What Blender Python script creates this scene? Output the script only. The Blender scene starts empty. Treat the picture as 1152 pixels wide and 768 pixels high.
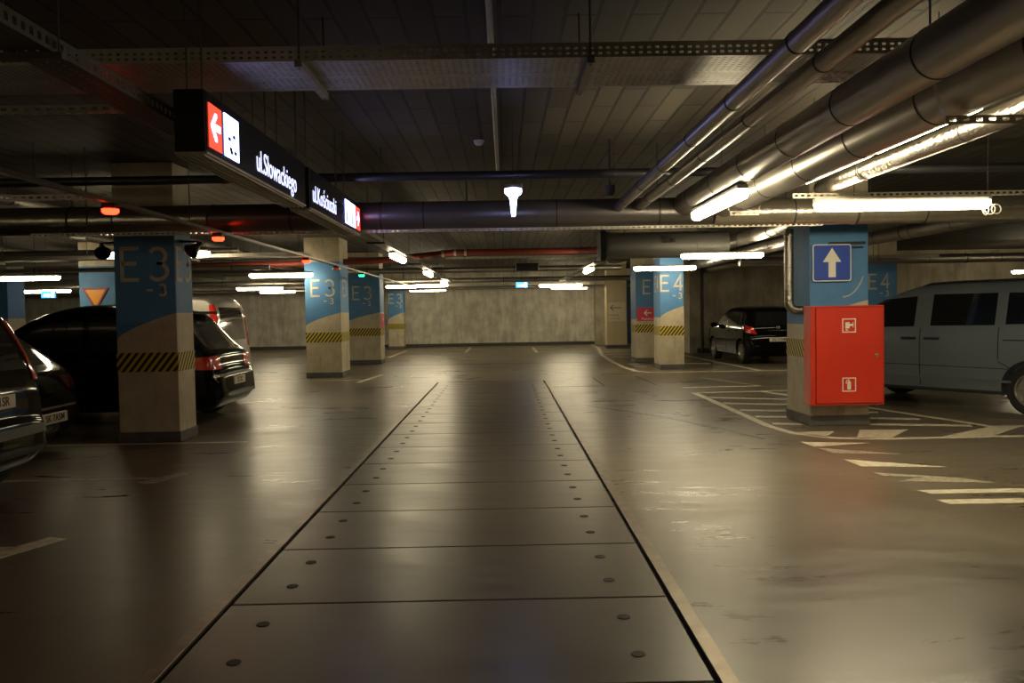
import bpy, bmesh, math, random
from mathutils import Vector, Matrix
from mathutils.bvhtree import BVHTree
PI = math.pi
random.seed(7)
sc = bpy.context.scene
COL = sc.collection

# ------------------------------------------------------------------ helpers
def V(*a): return Vector(a)

def make(name, bm, mat, parent=None, loc=(0, 0, 0), rot=(0, 0, 0), smooth=False):
    me = bpy.data.meshes.new(name)
    bmesh.ops.recalc_face_normals(bm, faces=bm.faces[:])
    if smooth:
        for f in bm.faces: f.smooth = True
        for e in bm.edges:
            if len(e.link_faces) == 2 and e.calc_face_angle(0) > math.radians(38): e.smooth = False
    bm.to_mesh(me); bm.free()
    o = bpy.data.objects.new(name, me); COL.objects.link(o)
    o.location = loc; o.rotation_euler = rot
    if mat: me.materials.append(mat)
    if parent: o.parent = parent
    return o

def tag(o, label, cat, group=None, kind=None):
    o['label'] = label; o['category'] = cat
    if group: o['group'] = group
    if kind: o['kind'] = kind
    return o

def thing(name, label, cat, loc=(0, 0, 0), rz=0.0, group=None):
    o = bpy.data.objects.new(name, None); COL.objects.link(o)
    o.empty_display_size = .1
    o.location = loc; o.rotation_euler = (0, 0, rz)
    return tag(o, label, cat, group)

def struct(name, bm, mat, label=None, smooth=False):
    o = make(name, bm, mat, smooth=smooth); o['kind'] = 'structure'
    if label: o['label'] = label
    o['category'] = name.split('_')[0]
    return o

def copy_thing(root, loc=None, rz=None):
    r = root.copy(); COL.objects.link(r)
    if loc is not None: r.location = loc
    if rz is not None: r.rotation_euler = (0, 0, rz)
    for ch in list(root.children):
        c = ch.copy(); COL.objects.link(c); c.parent = r
        for g in list(ch.children):
            d = g.copy(); COL.objects.link(d); d.parent = c
    return r

def B(): return bmesh.new()

def rod(parent, a, b, r=.006, name='hanger_rod'):
    return make(name, tube(B(), [a, b], r, 8), M_['rod'], parent)

def box(bm, x0, x1, y0, y1, z0, z1, bev=0.0, seg=2):
    r = bmesh.ops.create_cube(bm, size=1)
    vs = r['verts']
    for v in vs:
        v.co = V(x0 + (v.co.x + .5) * (x1 - x0), y0 + (v.co.y + .5) * (y1 - y0), z0 + (v.co.z + .5) * (z1 - z0))
    if bev > 0:
        es = list({e for v in vs for e in v.link_edges})
        bmesh.ops.bevel(bm, geom=es, offset=bev, segments=seg, affect='EDGES', profile=.5)
    return bm

def tube(bm, pts, r, seg=20, cap=True, radii=None):
    pts = [Vector(p) for p in pts]
    n = len(pts); rings = []
    t0 = (pts[1] - pts[0]).normalized()
    up = V(0, 0, 1) if abs(t0.z) < .9 else V(1, 0, 0)
    nrm = t0.cross(up).normalized()
    prev = t0
    for i, p in enumerate(pts):
        if i == 0: t = t0
        elif i == n - 1: t = (pts[i] - pts[i - 1]).normalized()
        else: t = ((pts[i + 1] - pts[i]).normalized() + (pts[i] - pts[i - 1]).normalized()).normalized()
        q = prev.rotation_difference(t); nrm = (q @ nrm).normalized(); prev = t
        b = t.cross(nrm)
        rr = radii[i] if radii else r
        rings.append([bm.verts.new(p + nrm * rr * math.cos(2 * PI * k / seg) + b * rr * math.sin(2 * PI * k / seg)) for k in range(seg)])
    for a, c in zip(rings, rings[1:]):
        for k in range(seg):
            bm.faces.new((a[k], a[(k + 1) % seg], c[(k + 1) % seg], c[k]))
    if cap:
        bm.faces.new(rings[0][::-1]); bm.faces.new(rings[-1])
    return bm

def lathe(bm, prof, seg=32, M=None):
    """prof: (r, z) list, around z"""
    M = M or Matrix.Identity(4)
    rings = []
    for r, z in prof:
        if r < 1e-5: rings.append([bm.verts.new(M @ V(0, 0, z))])
        else: rings.append([bm.verts.new(M @ V(r * math.cos(2 * PI * k / seg), r * math.sin(2 * PI * k / seg), z)) for k in range(seg)])
    for a, c in zip(rings, rings[1:]):
        if len(a) == 1 and len(c) == 1: continue
        for k in range(seg):
            k2 = (k + 1) % seg
            if len(a) == 1: bm.faces.new((a[0], c[k], c[k2]))
            elif len(c) == 1: bm.faces.new((a[k], a[k2], c[0]))
            else: bm.faces.new((a[k], a[k2], c[k2], c[k]))
    return bm

def prism(bm, pts2, z0, z1, M=None):
    """extruded polygon; pts2 (a,b), extruded along local z between z0 and z1"""
    M = M or Matrix.Identity(4)
    lo = [bm.verts.new(M @ V(a, b, z0)) for a, b in pts2]
    hi = [bm.verts.new(M @ V(a, b, z1)) for a, b in pts2]
    bm.faces.new(lo[::-1]); bm.faces.new(hi)
    n = len(pts2)
    for i in range(n):
        j = (i + 1) % n
        bm.faces.new((lo[i], lo[j], hi[j], hi[i]))
    return bm

def ribbon(bm, pts2, w, z0, z1, M=None, close=False):
    """flat stroke of width w along a polyline"""
    P = [Vector(p) for p in pts2]; n = len(P); L = []; R = []
    for i in range(n):
        a = P[i - 1] if (i > 0 or close) else P[i]
        b = P[(i + 1) % n] if (i < n - 1 or close) else P[i]
        d0 = (P[i] - a); d1 = (b - P[i])
        if d0.length < 1e-9: d0 = d1
        if d1.length < 1e-9: d1 = d0
        d0 = d0.normalized(); d1 = d1.normalized(); t = (d0 + d1)
        t = t.normalized() if t.length > 1e-6 else d0
        nn = Vector((-t.y, t.x)); k = 1 / max(.4, nn.dot(Vector((-d0.y, d0.x))))
        L.append(P[i] + nn * w / 2 * k); R.append(P[i] - nn * w / 2 * k)
    M = M or Matrix.Identity(4)
    def q(v, z): return bm.verts.new(M @ V(v.x, v.y, z))
    rows = [(q(L[i], z0), q(R[i], z0), q(R[i], z1), q(L[i], z1)) for i in range(n)]
    m = n if close else n - 1
    for i in range(m):
        a = rows[i]; b = rows[(i + 1) % n]
        for k in range(4):
            bm.faces.new((a[k], a[(k + 1) % 4], b[(k + 1) % 4], b[k]))
    if not close:
        bm.faces.new(rows[0][::-1]); bm.faces.new(rows[-1])
    return bm

def facing(origin, xdir, ydir):
    """matrix: local x,y to given directions, local z = outwards"""
    x = Vector(xdir).normalized(); y = Vector(ydir).normalized(); z = x.cross(y)
    return Matrix(((x.x, y.x, z.x, origin[0]), (x.y, y.y, z.y, origin[1]), (x.z, y.z, z.z, origin[2]), (0, 0, 0, 1)))

def perforated(bm, u0, u1, v0, v1, pitch, hole, vh, M):
    """sheet in local xy with slots: pitch along u, hole width; vh = list of (v_lo, v_hi) slot rows"""
    n = max(1, int((u1 - u0) / pitch)); us = [u0]
    off = (u1 - u0 - n * pitch) / 2
    hu = []
    for i in range(n):
        a = u0 + off + i * pitch + (pitch - hole) / 2
        us += [a, a + hole]; hu.append((len(us) - 2))
    us.append(u1)
    vs = [v0]
    hv = []
    for a, b in vh:
        vs += [a, b]; hv.append(len(vs) - 2)
    vs.append(v1)
    G = [[bm.verts.new(M @ V(u, v, 0)) for v in vs] for u in us]
    hu = set(hu); hv = set(hv)
    for i in range(len(us) - 1):
        for j in range(len(vs) - 1):
            if i in hu and j in hv: continue
            bm.faces.new((G[i][j], G[i + 1][j], G[i + 1][j + 1], G[i][j + 1]))
    return bm

def text_bm(txt, size, sx=1.0, ext=.002, align='CENTER', M=None, bold=0.0):
    c = bpy.data.curves.new('lettering', 'FONT'); c.body = txt; c.size = size; c.extrude = ext; c.align_x = align
    c.align_y = 'CENTER'; c.offset = bold; c.resolution_u = 3
    o = bpy.data.objects.new('lettering', c); COL.objects.link(o)
    dg = bpy.context.evaluated_depsgraph_get(); me = bpy.data.meshes.new_from_object(o.evaluated_get(dg))
    bm = B(); bm.from_mesh(me)
    for v in bm.verts: v.co.x *= sx
    if M: bmesh.ops.transform(bm, matrix=M, verts=bm.verts[:])
    bpy.data.objects.remove(o); bpy.data.curves.remove(c); bpy.data.meshes.remove(me)
    return bm

# ------------------------------------------------------------------ materials
def mat(name, col, rough=.5, metal=0.0, coat=0.0, emit=None, estr=0.0, spec=None, bump=None, var=None, coatr=.05):
    m = bpy.data.materials.new(name); m.use_nodes = True
    nt = m.node_tree; b = nt.nodes['Principled BSDF']
    b.inputs['Base Color'].default_value = (*col, 1); b.inputs['Roughness'].default_value = rough
    b.inputs['Metallic'].default_value = metal; b.inputs['Coat Weight'].default_value = coat
    b.inputs['Coat Roughness'].default_value = coatr
    if spec is not None: b.inputs['Specular IOR Level'].default_value = spec
    if emit:
        b.inputs['Emission Color'].default_value = (*emit, 1); b.inputs['Emission Strength'].default_value = estr
    tc = None
    if var or bump:
        tc = nt.nodes.new('ShaderNodeTexCoord')
    if var:     # (scale, amount)
        n = nt.nodes.new('ShaderNodeTexNoise'); n.inputs['Scale'].default_value = var[0]; n.inputs['Detail'].default_value = 6
        nt.links.new(tc.outputs['Object'], n.inputs['Vector'])
        r = nt.nodes.new('ShaderNodeMapRange'); r.inputs['From Min'].default_value = .3; r.inputs['From Max'].default_value = .7
        r.inputs['To Min'].default_value = 1 - var[1]; r.inputs['To Max'].default_value = 1 + var[1]
        nt.links.new(n.outputs['Fac'], r.inputs['Value'])
        mx = nt.nodes.new('ShaderNodeVectorMath'); mx.operation = 'SCALE'; mx.inputs[0].default_value = col
        nt.links.new(r.outputs['Result'], mx.inputs['Scale']); nt.links.new(mx.outputs['Vector'], b.inputs['Base Color'])
    if bump:    # (scale, strength)
        n = nt.nodes.new('ShaderNodeTexNoise'); n.inputs['Scale'].default_value = bump[0]; n.inputs['Detail'].default_value = 5
        nt.links.new(tc.outputs['Object'], n.inputs['Vector'])
        bp = nt.nodes.new('ShaderNodeBump'); bp.inputs['Strength'].default_value = bump[1]; bp.inputs['Distance'].default_value = .02
        nt.links.new(n.outputs['Fac'], bp.inputs['Height']); nt.links.new(bp.outputs['Normal'], b.inputs['Normal'])
    return m

def N(nt, t, **kw):
    n = nt.nodes.new(t)
    for k, v in kw.items(): setattr(n, k, v)
    return n
def math_n(nt, op, a, b=None, c=None):
    n = nt.nodes.new('ShaderNodeMath'); n.operation = op
    for i, x in enumerate((a, b, c)):
        if x is None: continue
        if isinstance(x, (int, float)): n.inputs[i].default_value = x
        else: nt.links.new(x, n.inputs[i])
    return n.outputs[0]
def mixc(nt, f, a, b):
    n = nt.nodes.new('ShaderNodeMix'); n.data_type = 'RGBA'
    for i, x in ((0, f), (6, a), (7, b)):
        if isinstance(x, (int, float)): n.inputs[i].default_value = x
        elif isinstance(x, tuple): n.inputs[i].default_value = (*x, 1)
        else: nt.links.new(x, n.inputs[i])
    return n.outputs[2]
def noise(nt, vec, scale, detail=5, rough=.5):
    n = nt.nodes.new('ShaderNodeTexNoise'); n.inputs['Scale'].default_value = scale
    n.inputs['Detail'].default_value = detail; n.inputs['Roughness'].default_value = rough
    nt.links.new(vec, n.inputs['Vector']); return n.outputs['Fac']
def mapr(nt, v, a, b, c, d):
    n = nt.nodes.new('ShaderNodeMapRange')
    for i, x in enumerate((a, b, c, d)): n.inputs[i + 1].default_value = x
    nt.links.new(v, n.inputs[0]); return n.outputs[0]
def mapping(nt, vec, scale, rot=(0, 0, 0)):
    n = nt.nodes.new('ShaderNodeMapping'); n.inputs['Scale'].default_value = scale; n.inputs['Rotation'].default_value = rot
    nt.links.new(vec, n.inputs['Vector']); return n.outputs[0]

def floor_mat(name, c1, c2, r0, r1, streak=True):
    m = bpy.data.materials.new(name); m.use_nodes = True; nt = m.node_tree; b = nt.nodes['Principled BSDF']
    tc = N(nt, 'ShaderNodeTexCoord').outputs['Object']
    big = noise(nt, tc, .55, 6, .6)
    wv = N(nt, 'ShaderNodeTexNoise'); wv.inputs['Scale'].default_value = .8; wv.inputs['Detail'].default_value = 2; nt.links.new(tc, wv.inputs['Vector'])
    va = N(nt, 'ShaderNodeVectorMath', operation='SCALE'); nt.links.new(wv.outputs['Color'], va.inputs[0]); va.inputs['Scale'].default_value = .6
    vb = N(nt, 'ShaderNodeVectorMath', operation='ADD'); nt.links.new(tc, vb.inputs[0]); nt.links.new(va.outputs[0], vb.inputs[1])
    st = noise(nt, mapping(nt, vb.outputs[0], (.6, 4.5, 1)), 1.6, 9, .68)
    fine = noise(nt, tc, 40, 4)
    f = math_n(nt, 'ADD', math_n(nt, 'MULTIPLY', big, .5), math_n(nt, 'MULTIPLY', st, .5))
    col = mixc(nt, mapr(nt, f, .35, .65, 0, 1), c1, c2)
    dirt = mapr(nt, noise(nt, tc, 3, 9, .75), .48, .74, 0, .26)
    col = mixc(nt, dirt, col, (c1[0] * .5, c1[1] * .48, c1[2] * .42))
    nt.links.new(col, b.inputs['Base Color'])
    ro = mapr(nt, math_n(nt, 'ADD', math_n(nt, 'MULTIPLY', st, .6), math_n(nt, 'MULTIPLY', big, .4)), .35, .65, r0, r1)
    nt.links.new(ro, b.inputs['Roughness'])
    b.inputs['Specular IOR Level'].default_value = .55
    h = math_n(nt, 'ADD', math_n(nt, 'MULTIPLY', st, .7), math_n(nt, 'MULTIPLY', fine, .06))
    bp = N(nt, 'ShaderNodeBump'); bp.inputs['Strength'].default_value = .14; bp.inputs['Distance'].default_value = .0035
    nt.links.new(h, bp.inputs['Height']); nt.links.new(bp.outputs['Normal'], b.inputs['Normal'])
    return m

def concrete_mat(name, c1, c2, rough=.8, scale=1.0):
    m = bpy.data.materials.new(name); m.use_nodes = True; nt = m.node_tree; b = nt.nodes['Principled BSDF']
    tc = N(nt, 'ShaderNodeTexCoord').outputs['Object']
    a = noise(nt, tc, 1.1 * scale, 8, .65); s = noise(nt, mapping(nt, tc, (2.5, 2.5, .5)), 1.2 * scale, 6, .6)
    f = math_n(nt, 'ADD', math_n(nt, 'MULTIPLY', a, .55), math_n(nt, 'MULTIPLY', s, .45))
    col = mixc(nt, mapr(nt, f, .40, .60, 0, 1), c1, c2)
    pores = mapr(nt, noise(nt, tc, 28 * scale, 3), .66, .72, 0, .5)
    col = mixc(nt, pores, col, (c1[0] * .55, c1[1] * .55, c1[2] * .55))
    nt.links.new(col, b.inputs['Base Color']); b.inputs['Roughness'].default_value = rough
    bp = N(nt, 'ShaderNodeBump'); bp.inputs['Strength'].default_value = .3; bp.inputs['Distance'].default_value = .01
    nt.links.new(a, bp.inputs['Height']); nt.links.new(bp.outputs['Normal'], b.inputs['Normal'])
    return m

def column_mat(name, w, painted=True, low=1.23, rise=.33):
    """concrete shaft, blue paint above a rising curve; object origin at base centre, width w"""
    m = bpy.data.materials.new(name); m.use_nodes = True; nt = m.node_tree; b = nt.nodes['Principled BSDF']
    tc = N(nt, 'ShaderNodeTexCoord').outputs['Object']
    sep = N(nt, 'ShaderNodeSeparateXYZ'); nt.links.new(tc, sep.inputs[0])
    a = noise(nt, tc, 3.2, 8, .65)
    con = mixc(nt, mapr(nt, a, .35, .65, 0, 1), (.42, .36, .25), (.57, .50, .36))
    stain = mapr(nt, noise(nt, mapping(nt, tc, (4, 4, .8)), 2.0, 6, .6), .55, .72, 0, .45)
    con = mixc(nt, stain, con, (.20, .165, .11))
    if painted:
        u = math_n(nt, 'MAXIMUM', math_n(nt, 'DIVIDE', math_n(nt, 'ADD', sep.outputs[0], w / 2), w), .0001)
        u = math_n(nt, 'MINIMUM', u, 1.0)
        zc = math_n(nt, 'ADD', math_n(nt, 'MULTIPLY', math_n(nt, 'POWER', u, .62), rise), low)
        blue = mixc(nt, mapr(nt, a, .3, .7, 0, 1), (.06, .19, .40), (.085, .235, .47))
        scr = mapr(nt, noise(nt, tc, 14, 6, .7), .64, .68, 0, .7)
        blue = mixc(nt, scr, blue, (.20, .23, .24))
        up = math_n(nt, 'GREATER_THAN', sep.outputs[2], zc)
        cap = math_n(nt, 'LESS_THAN', sep.outputs[2], 2.78)
        con = mixc(nt, math_n(nt, 'MULTIPLY', up, cap), con, blue)
    nt.links.new(con, b.inputs['Base Color']); b.inputs['Roughness'].default_value = .62
    bp = N(nt, 'ShaderNodeBump'); bp.inputs['Strength'].default_value = .25; bp.inputs['Distance'].default_value = .01
    nt.links.new(a, bp.inputs['Height']); nt.links.new(bp.outputs['Normal'], b.inputs['Normal'])
    return m

def hazard_mat():
    m = bpy.data.materials.new('hazard_stripes'); m.use_nodes = True; nt = m.node_tree; b = nt.nodes['Principled BSDF']
    tc = N(nt, 'ShaderNodeTexCoord').outputs['Object']
    sep = N(nt, 'ShaderNodeSeparateXYZ'); nt.links.new(tc, sep.inputs[0])
    s = math_n(nt, 'SUBTRACT', math_n(nt, 'ADD', sep.outputs[0], sep.outputs[1]), math_n(nt, 'MULTIPLY', sep.outputs[2], .8))
    fr = math_n(nt, 'FRACT', math_n(nt, 'MULTIPLY', s, 1 / .088))
    col = mixc(nt, math_n(nt, 'GREATER_THAN', fr, .5), (.55, .42, .03), (.02, .018, .015))
    wear = mapr(nt, noise(nt, tc, 11, 6, .7), .63, .7, 0, .5)
    col = mixc(nt, wear, col, (.25, .2, .12))
    nt.links.new(col, b.inputs['Base Color']); b.inputs['Roughness'].default_value = .5
    return m

def ceiling_mat():
    m = bpy.data.materials.new('ceiling_blocks'); m.use_nodes = True; nt = m.node_tree; b = nt.nodes['Principled BSDF']
    tc = N(nt, 'ShaderNodeTexCoord').outputs['Object']
    sep = N(nt, 'ShaderNodeSeparateXYZ'); nt.links.new(tc, sep.inputs[0])
    cb = N(nt, 'ShaderNodeCombineXYZ'); nt.links.new(sep.outputs[1], cb.inputs[0]); nt.links.new(sep.outputs[0], cb.inputs[1])
    br = N(nt, 'ShaderNodeTexBrick'); br.offset = .5
    br.inputs['Scale'].default_value = 1; br.inputs['Brick Width'].default_value = 1.17; br.inputs['Row Height'].default_value = .207
    br.inputs['Mortar Size'].default_value = .015; br.inputs['Mortar Smooth'].default_value = .2; br.inputs['Bias'].default_value = 0
    br.inputs['Color1'].default_value = (.045, .037, .026, 1); br.inputs['Color2'].default_value = (.088, .073, .048, 1)
    br.inputs['Mortar'].default_value = (.010, .008, .005, 1)
    nt.links.new(cb.outputs[0], br.inputs['Vector'])
    n = noise(nt, tc, 1.5, 6, .6)
    col = mixc(nt, mapr(nt, n, .35, .7, 0, .45), br.outputs['Color'], (.07, .055, .04))
    nt.links.new(col, b.inputs['Base Color']); b.inputs['Roughness'].default_value = .75
    bp = N(nt, 'ShaderNodeBump'); bp.inputs['Strength'].default_value = .8; bp.inputs['Distance'].default_value = .02; bp.invert = True
    nt.links.new(br.outputs['Fac'], bp.inputs['Height']); nt.links.new(bp.outputs['Normal'], b.inputs['Normal'])
    return m

LAMP = (1.0, .845, .54)
M_ = dict(
    floor=floor_mat('floor_screed', (.112, .091, .063), (.188, .158, .114), .23, .43),
    plate=floor_mat('cover_plate_screed', (.095, .080, .064), (.142, .120, .096), .26, .42),
    pit=mat('pit_dark', (.01, .01, .01), .9),
    rail=mat('steel_edge', (.24, .20, .15), .38, .7, var=(9, .25)),
    wall=concrete_mat('wall_concrete', (.42, .395, .33), (.68, .65, .56), .8, 1.6),
    wall2=concrete_mat('wall_concrete_warm', (.30, .26, .185), (.50, .44, .33), .8, 1.4),
    cream=concrete_mat('cream_paint', (.50, .42, .26), (.58, .49, .31), .7),
    ceil=ceiling_mat(),
    base=mat('grey_plinth_paint', (.10, .095, .085), .6, var=(6, .2)),
    skirt=mat('dark_skirting', (.06, .055, .045), .6),
    hazard=hazard_mat(),
    tan=mat('bare_letter_tan', (.50, .45, .34), .7, var=(12, .15)),
    marks=mat('marking_paint', (.66, .60, .45), .45, var=(16, .22)),
    marksworn=mat('marking_paint_worn', (.36, .32, .24), .45, var=(22, .4)),
    smear=mat('rubber_smear', (.11, .096, .072), .40, var=(14, .3)),
    joint=mat('joint_dark', (.02, .017, .013), .7),
    galv=mat('galvanised_steel', (.50, .46, .38), .42, .45, var=(20, .12)),
    galvd=mat('galvanised_dull', (.24, .22, .19), .45, .5, var=(14, .2)),
    clad=mat('pipe_cladding', (.40, .375, .34), .36, .85, var=(3, .10), bump=(5, .06)),
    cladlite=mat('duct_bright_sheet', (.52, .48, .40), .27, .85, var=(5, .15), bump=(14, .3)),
    trayd=mat('dark_tray_steel', (.07, .065, .06), .5, .3),
    fan=mat('fan_grey', (.11, .105, .095), .5, .3),
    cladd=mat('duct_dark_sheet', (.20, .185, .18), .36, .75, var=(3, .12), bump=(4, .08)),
    foil=mat('crinkled_foil', (.34, .31, .26), .28, .95, bump=(26, .6)),
    ring=mat('seam_dark', (.05, .045, .04), .5, .6),
    darkpipe=mat('dark_painted_pipe', (.06, .058, .065), .35, .5),
    redpipe=mat('red_brown_pipe', (.22, .035, .02), .45),
    rod=mat('threaded_rod', (.10, .09, .08), .5, .6),
    black=mat('black_plastic', (.012, .012, .013), .4),
    housing=mat('lamp_housing', (.35, .33, .30), .5),
    lamp=mat('lamp_diffuser', (.9, .85, .75), .4, emit=LAMP, estr=34),
    lampend=mat('lamp_end_cap', (.55, .52, .46), .4),
    cable=mat('white_cable', (.6, .57, .5), .5),
    signbody=mat('sign_dark_box', (.018, .017, .018), .35, .2),
    signunder=mat('sign_ribbed_underside', (.42, .36, .28), .45, .3),
    signface=mat('sign_dark_face', (.010, .010, .016), .25),
    ewhite=mat('sign_white_light', (.9, .9, 1), .4, emit=(.36, .43, 1.0), estr=8),
    etext=mat('sign_text_light', (.9, .9, 1), .4, emit=(.60, .64, 1.0), estr=1.5),
    ered=mat('sign_red_light', (.9, .05, .05), .4, emit=(1.0, .045, .02), estr=2.2),
    pict=mat('pictogram_dark', (.03, .03, .08), .5),
    ledr=mat('red_led', (.9, .05, .02), .4, emit=(1.0, .02, .006), estr=12),
    ledg=mat('green_led', (.02, .8, .3), .4, emit=(.02, 1.0, .35), estr=5),
    econe=mat('cold_white_light', (.9, .9, 1), .4, emit=(.38, .45, 1.0), estr=15),
    exitb=mat('exit_sign_blue_light', (.1, .4, .9), .4, emit=(.08, .4, 1.0), estr=2.0),
    exitw=mat('exit_sign_white_light', (.9, .9, 1), .4, emit=(.8, .9, 1.0), estr=3.0),
    red=mat('cabinet_red', (.60, .032, .010), .38, coat=.3, var=(2, .05)),
    redd=mat('cabinet_gap', (.12, .006, .003), .6),
    white=mat('white_print', (.75, .70, .62), .5),
    brass=mat('lock_metal', (.5, .42, .28), .3, .9),
    sblue=mat('sign_blue', (.02, .07, .42), .55, coat=0),
    swhite=mat('sign_white', (.75, .73, .66), .55, coat=0),
    pink=mat('pink_panel', (.60, .04, .08), .5),
    cream2=mat('cream_panel', (.66, .60, .42), .5),
    print=mat('dark_print', (.05, .045, .04), .6),
    orange=mat('orange_reflective', (.75, .30, .01), .35, coat=.4),
    signred=mat('sign_rim_red', (.25, .02, .01), .5),
    navy=mat('navy_door', (.02, .045, .09), .5),
    blackpaint=mat('black_car_paint', (.004, .004, .005), .10, 0.0, coat=.30, coatr=.03, spec=.05),
    brownpaint=mat('dark_brown_car_paint', (.009, .006, .005), .10, 0.0, coat=.30, coatr=.03, spec=.05),
    greypaint=mat('blue_grey_car_paint', (.17, .205, .245), .34, .3, coat=.9, coatr=.05),
    silverpaint=mat('silver_car_paint', (.30, .28, .25), .35, .5, coat=.7),
    glass=mat('tinted_glass', (.008, .009, .010), .05, 0, coat=1.0, coatr=.02, spec=.8),
    seam=mat('panel_gap', (.006, .006, .006), .6),
    trim=mat('car_black_trim', (.014, .014, .014), .45),
    tail=mat('tail_lamp_red', (.60, .018, .010), .12, coat=1.0, spec=.7),
    taild=mat('tail_lamp_dark_red', (.06, .004, .003), .12, coat=.6),
    galvb=mat('tray_base_sheet', (.30, .28, .26), .42, .7, var=(14, .2)),
    tailo=mat('tail_lamp_amber', (.50, .10, .05), .12, coat=1.0),
    head=mat('head_lamp_glass', (.5, .5, .48), .1, .3, coat=1.0),
    chrome=mat('chrome', (.8, .78, .74), .12, 1.0),
    tyre=mat('tyre_rubber', (.012, .012, .012), .8),
    rim=mat('alloy_rim', (.42, .40, .37), .3, .85),
    plate_w=mat('number_plate_white', (.62, .56, .45), .4),
    badge=mat('badge_metal', (.6, .58, .55), .2, .9),
)

# ------------------------------------------------------------------ setting
CE = 3.36
XL, XR, YN, YF = -24.0, 24.0, -7.0, 37.0
SX0, SX1, SY0, SY1 = -1.49, .87, -6.0, 17.95     # the covered channel in the floor
bm = B()
for x0, x1, y0, y1 in ((XL, SX0, YN, YF + .3), (SX1, XR, YN, YF + .3), (SX0, SX1, SY1, YF + .3), (SX0, SX1, YN, SY0)):
    box(bm, x0, x1, y0, y1, -.3, 0)
box(bm, SX0, SX1, SY0, SY1, -.3, -.055)
struct('floor', bm, M_['floor'], 'brown grey polished screed floor of the parking hall')
struct('ceiling', box(B(), XL, XR, YN, YF + .3, CE, CE + .25), M_['ceil'], 'dark ceiling of long staggered blocks')
struct('wall_far', box(B(), XL, 6.3, YF, YF + .25, 0, CE), M_['wall'], 'grey concrete end wall of the aisle')
struct('wall_return', box(B(), 6.3, 6.55, 28.3, YF + .25, 0, CE), M_['wall2'])
struct('wall_recess', box(B(), 6.3, XR, 28.05, 28.3, 0, CE), M_['wall2'], 'warm concrete wall behind the black hatchback')
struct('wall_left', box(B(), XL - .25, XL, YN, YF, 0, CE), M_['wall'])
struct('wall_right', box(B(), XR, XR + .25, YN, 28.3, 0, CE), M_['wall'])
struct('wall_near', box(B(), XL, XR, YN - .25, YN, 0, CE), M_['wall2'])
struct('wall_pilaster', box(B(), 4.03, 4.75, 36.3, 37, 0, CE), M_['wall2'], 'concrete pilaster at the right end of the end wall')
struct('door_1', box(box(B(), 5.25, 6.15, 36.93, 37, 0, 2.95), 5.3, 6.1, 36.9, 36.93, 0.02, 2.9), M_['navy'], 'tall navy door panel in the recess')
struct('baseboard_far', box(B(), XL, 4.03, 36.97, 37, 0, .14), M_['skirt'])
struct('baseboard_recess', box(B(), 6.55, XR, 28.02, 28.05, 0, .16), M_['skirt'])
# shallow joints of the screed
k = 1
for x0, y0, x1, y1 in ((-3.4, 24.1, 3.3, 24.1), (.95, 16.36, 1.97, 16.36), (1.97, 16.36, 1.97, 18.4), (3.0, 16.4, 2.95, 18.7), (-1.25, 17.99, -.9, 17.99), (-2.2, 19.4, -1.8, 19.4)):
    struct('trim_%d' % k, ribbon(B(), [(x0, y0), (x1, y1)], .022, .0005, .003), M_['joint'], 'narrow dark joint in the floor screed'); k += 1

# cover plates of the channel, each one liftable
pw0, pw1 = SX0 + .045, SX1 - .045
def plate_proto(loc):
    t = thing('cover_plate', '', 'floor plate', loc, 0, 'cover plates of the floor channel')
    make('slab', box(B(), pw0, pw1, .008, .994, -.05, 0, .004, 1), M_['plate'], t)
    for x in (-1.2, .56):
        for y in (.28, .72):
            b_ = B(); bmesh.ops.create_cone(b_, cap_ends=True, segments=20, radius1=.032, radius2=.030, depth=.003, matrix=Matrix.Translation((x, y, .0017)))
            make('bolt_recess', b_, M_['joint'], t)
    return t
proto = plate_proto((0, 3.27, 0))
proto['label'] = 'cover plate nearest the camera wholly inside the picture, first of the floor channel row'
ORD = ['second', 'third', 'fourth', 'fifth', 'sixth', 'seventh', 'eighth', 'ninth', 'tenth', 'eleventh', 'twelfth', 'thirteenth', 'fourteenth']
for i in range(1, 15):
    c = copy_thing(proto, (0, 3.27 + i * 1.0 if i < 14 else 17.27 - .31, 0)) if i < 14 else None
    if c: c['label'] = 'wide screed cover plate of the floor channel, %s counting away from the camera' % ORD[i - 1]
c = copy_thing(proto, (0, 2.27, 0)); c['label'] = 'cover plate cut off by the bottom edge of the picture'
tag(make('end_plate', box(B(), pw0, pw1, 17.276, 17.93, -.05, 0), M_['plate']), 'short last cover plate at the far end of the floor channel', 'floor plate')
for nm, x0, x1, lb in (('edge_rail', SX0 - .05, SX0 + .022, 'long steel edge rail along the left side of the floor channel'), ('edge_rail', SX1 - .022, SX1 + .05, 'long steel edge rail along the right side of the floor channel')):
    tag(make(nm, box(B(), x0, x1, SY0, SY1, -.0, .006, .002, 1), M_['rail']), lb, 'rail')

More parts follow.
